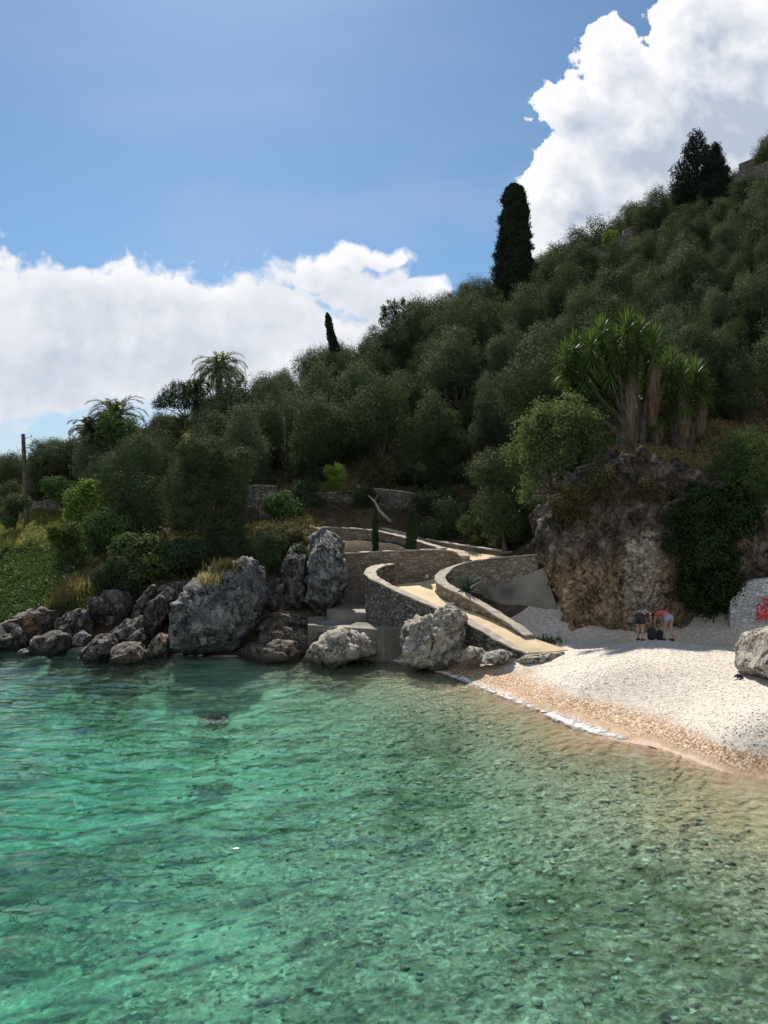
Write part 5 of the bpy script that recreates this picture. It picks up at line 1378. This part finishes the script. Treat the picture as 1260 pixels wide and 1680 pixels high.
cover('undergrowth', 110000, (-30, 62), (43, 105), lambda u, v, x, y, z: (u > 125) & (u < 1300) & (v < 895) & ~((u > 480) & (v > 850) & (y < 50.8)) & ~((u > 780) & (u < 900) & (y < 45)) & (fbm(x * .35, y * .35, 3, 3) > -.15), .26, .10, 'scrub', 6, .45)
cover('bank_scrub', 26000, (-17, -1), (39.5, 50), lambda u, v, x, y, z: (u > 130) & (u < 520) & (v > 850) & (v < 1000) & ~((u > 480) & (v > 930)), .16, .08, 'scrub', 8, .3)
cover('cliff_top_grass', 26000, (8, 24), (38.6, 50), lambda u, v, x, y, z: (u > 930) & (u < 1290) & (v > 690) & (v < 800), .24, .04, 'drygrass', 9, .2)
# palm skirt of dry fronds hanging in front of the ivy
rg = np.random.default_rng(8); n = 160; c = P(1211, 876, 34.6); a = rg.uniform(0, 6.28, n)
o_ = np.stack([np.cos(a) * .7, np.sin(a) * .5, -np.abs(rg.normal(size=n)) * 1.4 - .2], 1); d = unit(o_)
V, F = leaves(c + d * .38, d, rg.normal(size=(n, 3)), .75, .035, rg)
tag(mesh_obj('dead_frond', V, F, M['deadleaf'], None, tuple(c), smooth=False), 'bundle of dry straw-coloured leaves hanging above the ivy', 'dead leaves')
# ------------------------------------------------------------------ poles, gate, sign, log
def mat_flat(name, c, rough=.6, metal=0.0, spec=.4):
    m, b, out = new_mat(name); n = b.noise(geo_pos(b), 18, 4, .6)
    p = bsdf(b, out, b.mix(b.ramp(n, .3, .7), tuple(x * .85 for x in c), tuple(min(1, x * 1.12) for x in c)), rough, None, spec); p.inputs['Metallic'].default_value = metal
    return m
M['steel'] = mat_flat('dull_steel', (.25, .25, .26), .5, .6)
M['white_paint'] = mat_flat('white_paint', (.78, .78, .76))
M['dark_print'] = mat_flat('dark_print', (.10, .10, .12))
M['cable'] = mat_flat('black_cable', (.03, .03, .035))
def pole(label, Y, top, foot, r0, r1, parts=True):
    a = P(*foot, Y); c = P(*top, Y + .0)
    root = thing('utility_pole', label, 'utility pole', tuple(a), group='wooden utility poles')
    bag = Bag(); t = np.linspace(0, 1, 8)[:, None]; tube_to(bag, a * (1 - t) + c * t - np.array([0, 0, .5]) * (1 - t), np.linspace(r0, r1, 8), 10); bag.obj('shaft', M['wood'], root, tuple(a))
    if parts:
        for dz in (.35, 1.05):
            bag = Bag(); q = c - [0, 0, dz]; tube_to(bag, [q, q + [.35, -.1, .05], q + [.62, -.1, .0 + .12]], [.025, .02, .02], 6); bag.obj('bracket', M['steel'], root, tuple(a))
            bag = Bag(); q = q + [.62, -.1, .12]; tube_to(bag, [q, q + [0, 0, .05], q + [0, 0, .1], q + [0, 0, .16]], [.03, .055, .035, .05], 8); bag.obj('insulator', M['white_paint'], root, tuple(a))
    return root
pole('wooden utility pole with cables at the left edge of the hill', 60, (38, 712), (44, 856), .20, .13)
pole('dark wooden utility pole among the trees behind the gate', 58, (467, 684), (471, 818), .12, .09, False)
def cable(label, a, c, sag, r=.022):
    t = np.linspace(0, 1, 16)[:, None]; pts = a * (1 - t) + c * t; pts[:, 2] -= 4 * sag * (t * (1 - t))[:, 0]
    bag = Bag(); tube_to(bag, pts, r, 6); return tag(bag.obj('power_cable', M['cable'], None, tuple(a)), label, 'cable', 'cables on the utility pole')
ph = P(50, 721, 59.9)
cable('black cable running right from the utility pole into the trees', ph, P(140, 738, 57), .25)
cable('black cable dropping left from the utility pole', P(48, 731, 59.9), P(2, 800, 40) + np.array([0, 14, 4.2]), .3)
# gate
gy = 51.5
gp = P(434, 860, gy)
groot = thing('gate', 'small slatted wooden gate beside the fig bush', 'gate', tuple(gp))
for u in (427, 441):
    V, F = box_v(P(u, 847, gy), (.08, .08, 1.15)); o = mesh_obj('gate_post', V, F, M['steel'], groot, tuple(gp), smooth=False)
for i in range(7):
    V, F = box_v(P(429.2 + i * 1.65, 850, gy - .01), (.045, .025, .82)); mesh_obj('slat', V, F, M['pale_wood'], groot, tuple(gp), smooth=False)
for v in (841, 858):
    V, F = box_v(P(434, v, gy + .03), (.50, .03, .05)); mesh_obj('rail', V, F, M['wood'], groot, tuple(gp), smooth=False)
# low dark rail running right of the gate
# fallen bleached trunk
bag = Bag(); a = P(602, 811, 50.9); c = P(636, 851, 49.6)
pts = np.array([a, a * .66 + c * .34 + [.05, 0, .06], a * .33 + c * .67 + [-.04, 0, -.05], c]); tube_to(bag, pts, [.05, .075, .09, .11], 8)
tube_to(bag, [pts[1], pts[1] + [.10, .05, .22], pts[1] + [.16, .05, .40]], [.03, .02, .01], 6)
tube_to(bag, [c, c + [.12, 0, -.14], c + [.30, .1, -.22]], [.09, .07, .04], 6)
tag(bag.obj('fallen_branch', M['pale_wood'], None, tuple(c)), 'pale bleached branch lying diagonally on the bank above the path', 'branch')
# sign
sp0 = P(883, 908, 40.2); sroot = thing('sign', 'small white notice board on a thin post left of the cliff', 'sign', tuple(sp0))
V, F = box_v(P(883, 903, 40.2), (.05, .05, .75)); mesh_obj('post', V, F, M['steel'], sroot, tuple(sp0), smooth=False)
for v, hh_ in ((889.5, .17), (896.5, .18)):
    V, F = box_v(P(883, v, 40.15), (.30, .02, hh_)); bo = mesh_obj('board', V, F, M['white_paint'], sroot, tuple(sp0), smooth=False)
    lb = Bag()
    for k in (-.045, 0, .045):
        V, F = box_v(P(883, v, 40.15) + np.array([-.01 - .02 * (k > 0), -.013, k]), (.22 - .05 * (k > 0), .006, .016)); lb.add(V, F)
    lo = lb.obj('lettering', M['dark_print'], bo, None, smooth=False); lo.data.transform(__import__('mathutils').Matrix.Translation((-sp0[0], -sp0[1], -sp0[2])))
# round pale wall fitting
wp_ = P(701, 946, 41.15); bag = Bag(); tube_to(bag, [wp_ + [0, .14, 0], wp_, wp_ + [0, -.05, 0]], [.085, .085, .05], 12)
tag(bag.obj('wall_light', M['white_paint'], None, tuple(wp_)), 'small round white fitting on the hairpin retaining wall', 'wall light')
# bit of dark driftwood on the pebbles
dq = P(1211, 1113, 24.3); dq[2] = float(hz(dq[0], dq[1])) + .05; bag = Bag()
tube_to(bag, [dq + [-.13, 0, 0], dq + [-.03, 0, .05], dq + [.07, .02, .02], dq + [.15, 0, -.02]], [.015, .05, .06, .02], 7); tube_to(bag, [dq, dq + [-.06, -.05, -.04]], [.03, .015], 5)
tag(bag.obj('driftwood', M['cable'], None, tuple(dq)), 'small black piece of driftwood lying on the pebbles near the cream boulder', 'driftwood')

# ------------------------------------------------------------------ people
def skin_mat(name, c):
    m, b, out = new_mat(name); p = bsdf(b, out, c, .5, None, .35); p.inputs['Subsurface Weight'].default_value = .05; return m
M['skin'] = skin_mat('skin_tone', (.46, .27, .18)); M['hair'] = mat_flat('brown_hair', (.10, .06, .04), .7); M['hair2'] = mat_flat('dark_hair', (.04, .03, .025), .7)
M['shorts_dk'] = mat_flat('dark_cotton', (.035, .035, .04), .9); M['denim'] = mat_flat('pale_blue_denim', (.30, .36, .48), .9); M['coral'] = mat_flat('coral_cotton', (.62, .12, .11), .9)
M['bag'] = mat_flat('black_nylon', (.015, .015, .018), .6); M['shoe'] = mat_flat('dark_rubber', (.03, .03, .03), .7)
m, b, out = new_mat('patterned_shirt'); pos = geo_pos(b)
bsdf(b, out, b.mix(b.ramp(b.noise(pos, 16, 2, .5), .50, .53), (.035, .03, .035), (.60, .55, .52)), .9); M['shirt'] = m
def skin_mesh(name, V, E, R_, mat, parent, org, sub=2, root_i=0):
    me = bpy.data.meshes.new(name); me.from_pydata([tuple(np.array(v, float)) for v in V], E, [])
    o = bpy.data.objects.new(name, me); COL.objects.link(o)
    md = o.modifiers.new('skin', 'SKIN'); md.use_smooth_shade = True
    sv = me.skin_vertices[0].data
    for i, r in enumerate(R_): sv[i].radius = r if isinstance(r, tuple) else (r, r); sv[i].use_root = (i == root_i)
    s2 = o.modifiers.new('sub', 'SUBSURF'); s2.levels = s2.render_levels = sub
    dg = bpy.context.evaluated_depsgraph_get(); me2 = bpy.data.meshes.new_from_object(o.evaluated_get(dg))
    bpy.data.objects.remove(o)
    o = bpy.data.objects.new(name, me2); COL.objects.link(o); me2.materials.clear(); me2.materials.append(mat)
    for pl in me2.polygons: pl.use_smooth = True
    if parent: o.parent = parent
    return o
def person(label, px, Y, face, sx, mats_, hair_len, cap=False):
    """bent forward at the hip; local +x is where the person faces"""
    g = P(*px, Y); gz = float(hz(g[0], g[1]))
    root = thing('person', label, 'person', (g[0], g[1], gz), rz=face)
    J = {}
    def a(n, x, y, z, r): J[n] = (len(J), (x, y, z), r)
    s = sx
    a('pel', 0, 0, .93 * s, (.135, .125)); a('spn', .14, 0, 1.02 * s, (.125, .115)); a('cst', .33, 0, 1.05 * s, (.15, .12)); a('shc', .47, 0, 1.02 * s, (.12, .09)); a('nk', .56, 0, .98 * s, .055); a('hd0', .63, 0, .95 * s, (.075, .07)); a('hd1', .71, 0, .90 * s, (.095, .085)); a('hd2', .78, 0, .86 * s, (.07, .065))
    for k, t in (('l', 1), ('r', -1)):
        st = .10 if t > 0 else -.06
        a('hip' + k, -.01, .095 * t, .88 * s, .105); a('th' + k, .02 + st * .3, .10 * t, .68 * s, .088); a('kn' + k, .05 + st * .7, .11 * t, .48 * s, .060); a('cf' + k, .0 + st, .115 * t, .32 * s, .056); a('an' + k, -.04 + st, .12 * t, .09, .036); a('ft' + k, .03 + st, .125 * t, .04, .036); a('to' + k, .13 + st, .14 * t, .03, .030)
        a('sh' + k, .46, .17 * t, 1.00 * s, .060); a('el' + k, .50, .20 * t, .73 * s, .043); a('fa' + k, .53, .17 * t, .60 * s, .036); a('wr' + k, .56, .13 * t, .50 * s, .026); a('pm' + k, .58, .11 * t, .44 * s, (.036, .020))
        for f, (fx, fl) in enumerate(((-.030, .065), (-.011, .078), (.009, .074), (.028, .060))):
            a(f'f{f}{k}', .58 + fx, .105 * t, .395 * s, .0095); a(f'g{f}{k}', .585 + fx, (.105 - .018) * t, .395 * s - fl * .6, .008)
        a('tb' + k, .62, (.11 - .02) * t, .42 * s, .010); a('tc' + k, .635, (.11 - .04) * t, .395 * s, .009)
    E = [('pel', 'spn'), ('spn', 'cst'), ('cst', 'shc'), ('shc', 'nk'), ('nk', 'hd0'), ('hd0', 'hd1'), ('hd1', 'hd2')]
    for k in 'lr':
        ch = ['pel', 'hip' + k, 'th' + k, 'kn' + k, 'cf' + k, 'an' + k, 'ft' + k, 'to' + k]; E += list(zip(ch, ch[1:]))
        ch = ['shc', 'sh' + k, 'el' + k, 'fa' + k, 'wr' + k, 'pm' + k]; E += list(zip(ch, ch[1:]))
        for f in range(4): E += [('pm' + k, f'f{f}{k}'), (f'f{f}{k}', f'g{f}{k}')]
        E += [('wr' + k, 'tb' + k), ('tb' + k, 'tc' + k)]
    names = list(J)
    body = skin_mesh('body', [J[n][1] for n in names], [(J[x][0], J[y][0]) for x, y in E], [J[n][2] for n in names], M['skin'], root, None)
    # nose and ears belong to the head, added to the same mesh
    bm = bmesh.new(); bm.from_mesh(body.data)
    from mathutils import Matrix
    for c, r in (((.80, 0, .80 * s + .02), (.018, .014, .022)), ((.70, .085, .90 * s), (.018, .010, .028)), ((.70, -.085, .90 * s), (.018, .010, .028))):
        bmesh.ops.create_icosphere(bm, subdivisions=2, radius=1, matrix=Matrix.Translation(c) @ Matrix.Diagonal((*r, 1)))
    bm.to_mesh(body.data); bm.free()
    def cloth(nm, nodes, edges, grow, mat):
        ids = {n: i for i, n in enumerate(nodes)}
        rr = [tuple(x + grow for x in (J[n][2] if isinstance(J[n][2], tuple) else (J[n][2],) * 2)) for n in nodes]
        return skin_mesh(nm, [J[n][1] for n in nodes], [(ids[x], ids[y]) for x, y in edges], rr, M[mat], root, None)
    # shirt: trunk and short sleeves; shorts: hips and upper legs
    for k, t in (('l', 1), ('r', -1)):
        J['sl' + k] = (0, tuple(np.array(J['sh' + k][1]) * .55 + np.array(J['el' + k][1]) * .45), .056)
        J['hm' + k] = (0, tuple(np.array(J['th' + k][1]) * .55 + np.array(J['kn' + k][1]) * .45), .088) if mats_[2] else (0, tuple(np.array(J['hip' + k][1]) * .35 + np.array(J['th' + k][1]) * .65), .098)
    J['wst'] = (0, tuple(np.array(J['pel'][1]) * .45 + np.array(J['spn'][1]) * .55), (.128, .118))
    cloth('shirt', ['wst', 'spn', 'cst', 'shc', 'shl', 'sll', 'shr', 'slr'], [('wst', 'spn'), ('spn', 'cst'), ('cst', 'shc'), ('shc', 'shl'), ('shl', 'sll'), ('shc', 'shr'), ('shr', 'slr')], .018, mats_[0])
    cloth('shorts', ['pel', 'wst', 'hipl', 'hml', 'hipr', 'hmr'], [('pel', 'wst'), ('pel', 'hipl'), ('hipl', 'hml'), ('pel', 'hipr'), ('hipr', 'hmr')], .024, mats_[1])
    J['hu'] = (0, (.66, 0, .945 * s), (.085, .08)); J['hv'] = (0, (.72, 0, .915 * s), (.098, .088)); J['hw'] = (0, (.76, 0, .885 * s), (.085, .075))
    V0, F0 = ICO[3]; c = np.array(J['hd1'][1]); W = V0 * np.array([.118, .105, .118]) + c + np.array([-.012, 0, .022])
    face_cut = ((W - c) @ np.array([.55, 0, -.83])) < .035
    keep = face_cut[F0].all(1)
    mesh_obj('cap' if cap else 'hair', W, F0[keep], M[mats_[3]], root)
    if cap:
        V, F = box_v(c + np.array([.10, 0, -.01]), (.10, .15, .02)); mesh_obj('cap_brim', V, F, M[mats_[3]], root, smooth=False)
    for k in 'lr':
        q0, q1 = np.array(J['an' + k][1]), np.array(J['to' + k][1]); bag = Bag()
        tube_to(bag, [q0 + [-.03, 0, -.045], (q0 + q1) / 2 + [0, 0, -.02], q1 + [.03, 0, 0]], [.050, .052, .034], 8); bag.obj('shoe', M['shoe'], root)
    return root
person('person in a patterned shirt and dark shorts bending over a black backpack', (1050, 1050), 31.0, R(48), 1.03, ('shirt', 'shorts_dk', True, 'hair'), 0, cap=True)
person('person in a coral top and pale denim shorts bending down, seen from behind', (1097, 1050), 31.0, R(116), .97, ('coral', 'denim', False, 'hair2'), 0)
def backpack(label, px, Y, s, rz):
    g = P(*px, Y); gz = float(hz(g[0], g[1])); root = thing('backpack', label, 'backpack', (g[0], g[1], gz), rz=rz, group='bags on the beach')
    def soft(nm, c, sz):
        V, F = ICO[3]; W = np.sign(V) * np.abs(V) ** .55 * np.array(sz) / 2 + np.array(c); return mesh_obj(nm, W, F, M['bag'], root)
    soft('pack_body', (0, 0, .23 * s), (.30 * s, .20 * s, .48 * s)); soft('front_pocket', (0, -.11 * s, .15 * s), (.22 * s, .09 * s, .24 * s))
    bag = Bag(); t = np.linspace(0, np.pi, 8); tube_to(bag, np.stack([np.cos(t) * .05 * s, 0 * t, .45 * s + np.sin(t) * .06 * s], 1), .012, 6); bag.obj('handle', M['bag'], root)
    for q in (-.08, .08):
        bag = Bag(); tube_to(bag, np.array([(q, .09, .42), (q, .16, .30), (q, .15, .15), (q, .09, .06)]) * s, .018, 6); bag.obj('strap', M['bag'], root)
backpack('black backpack standing on the pebbles between the two people', (1069, 1050), 30.9, 1.0, .2)
backpack('smaller black bag at the feet of the person in denim shorts', (1082, 1050), 31.2, .85, -.4)
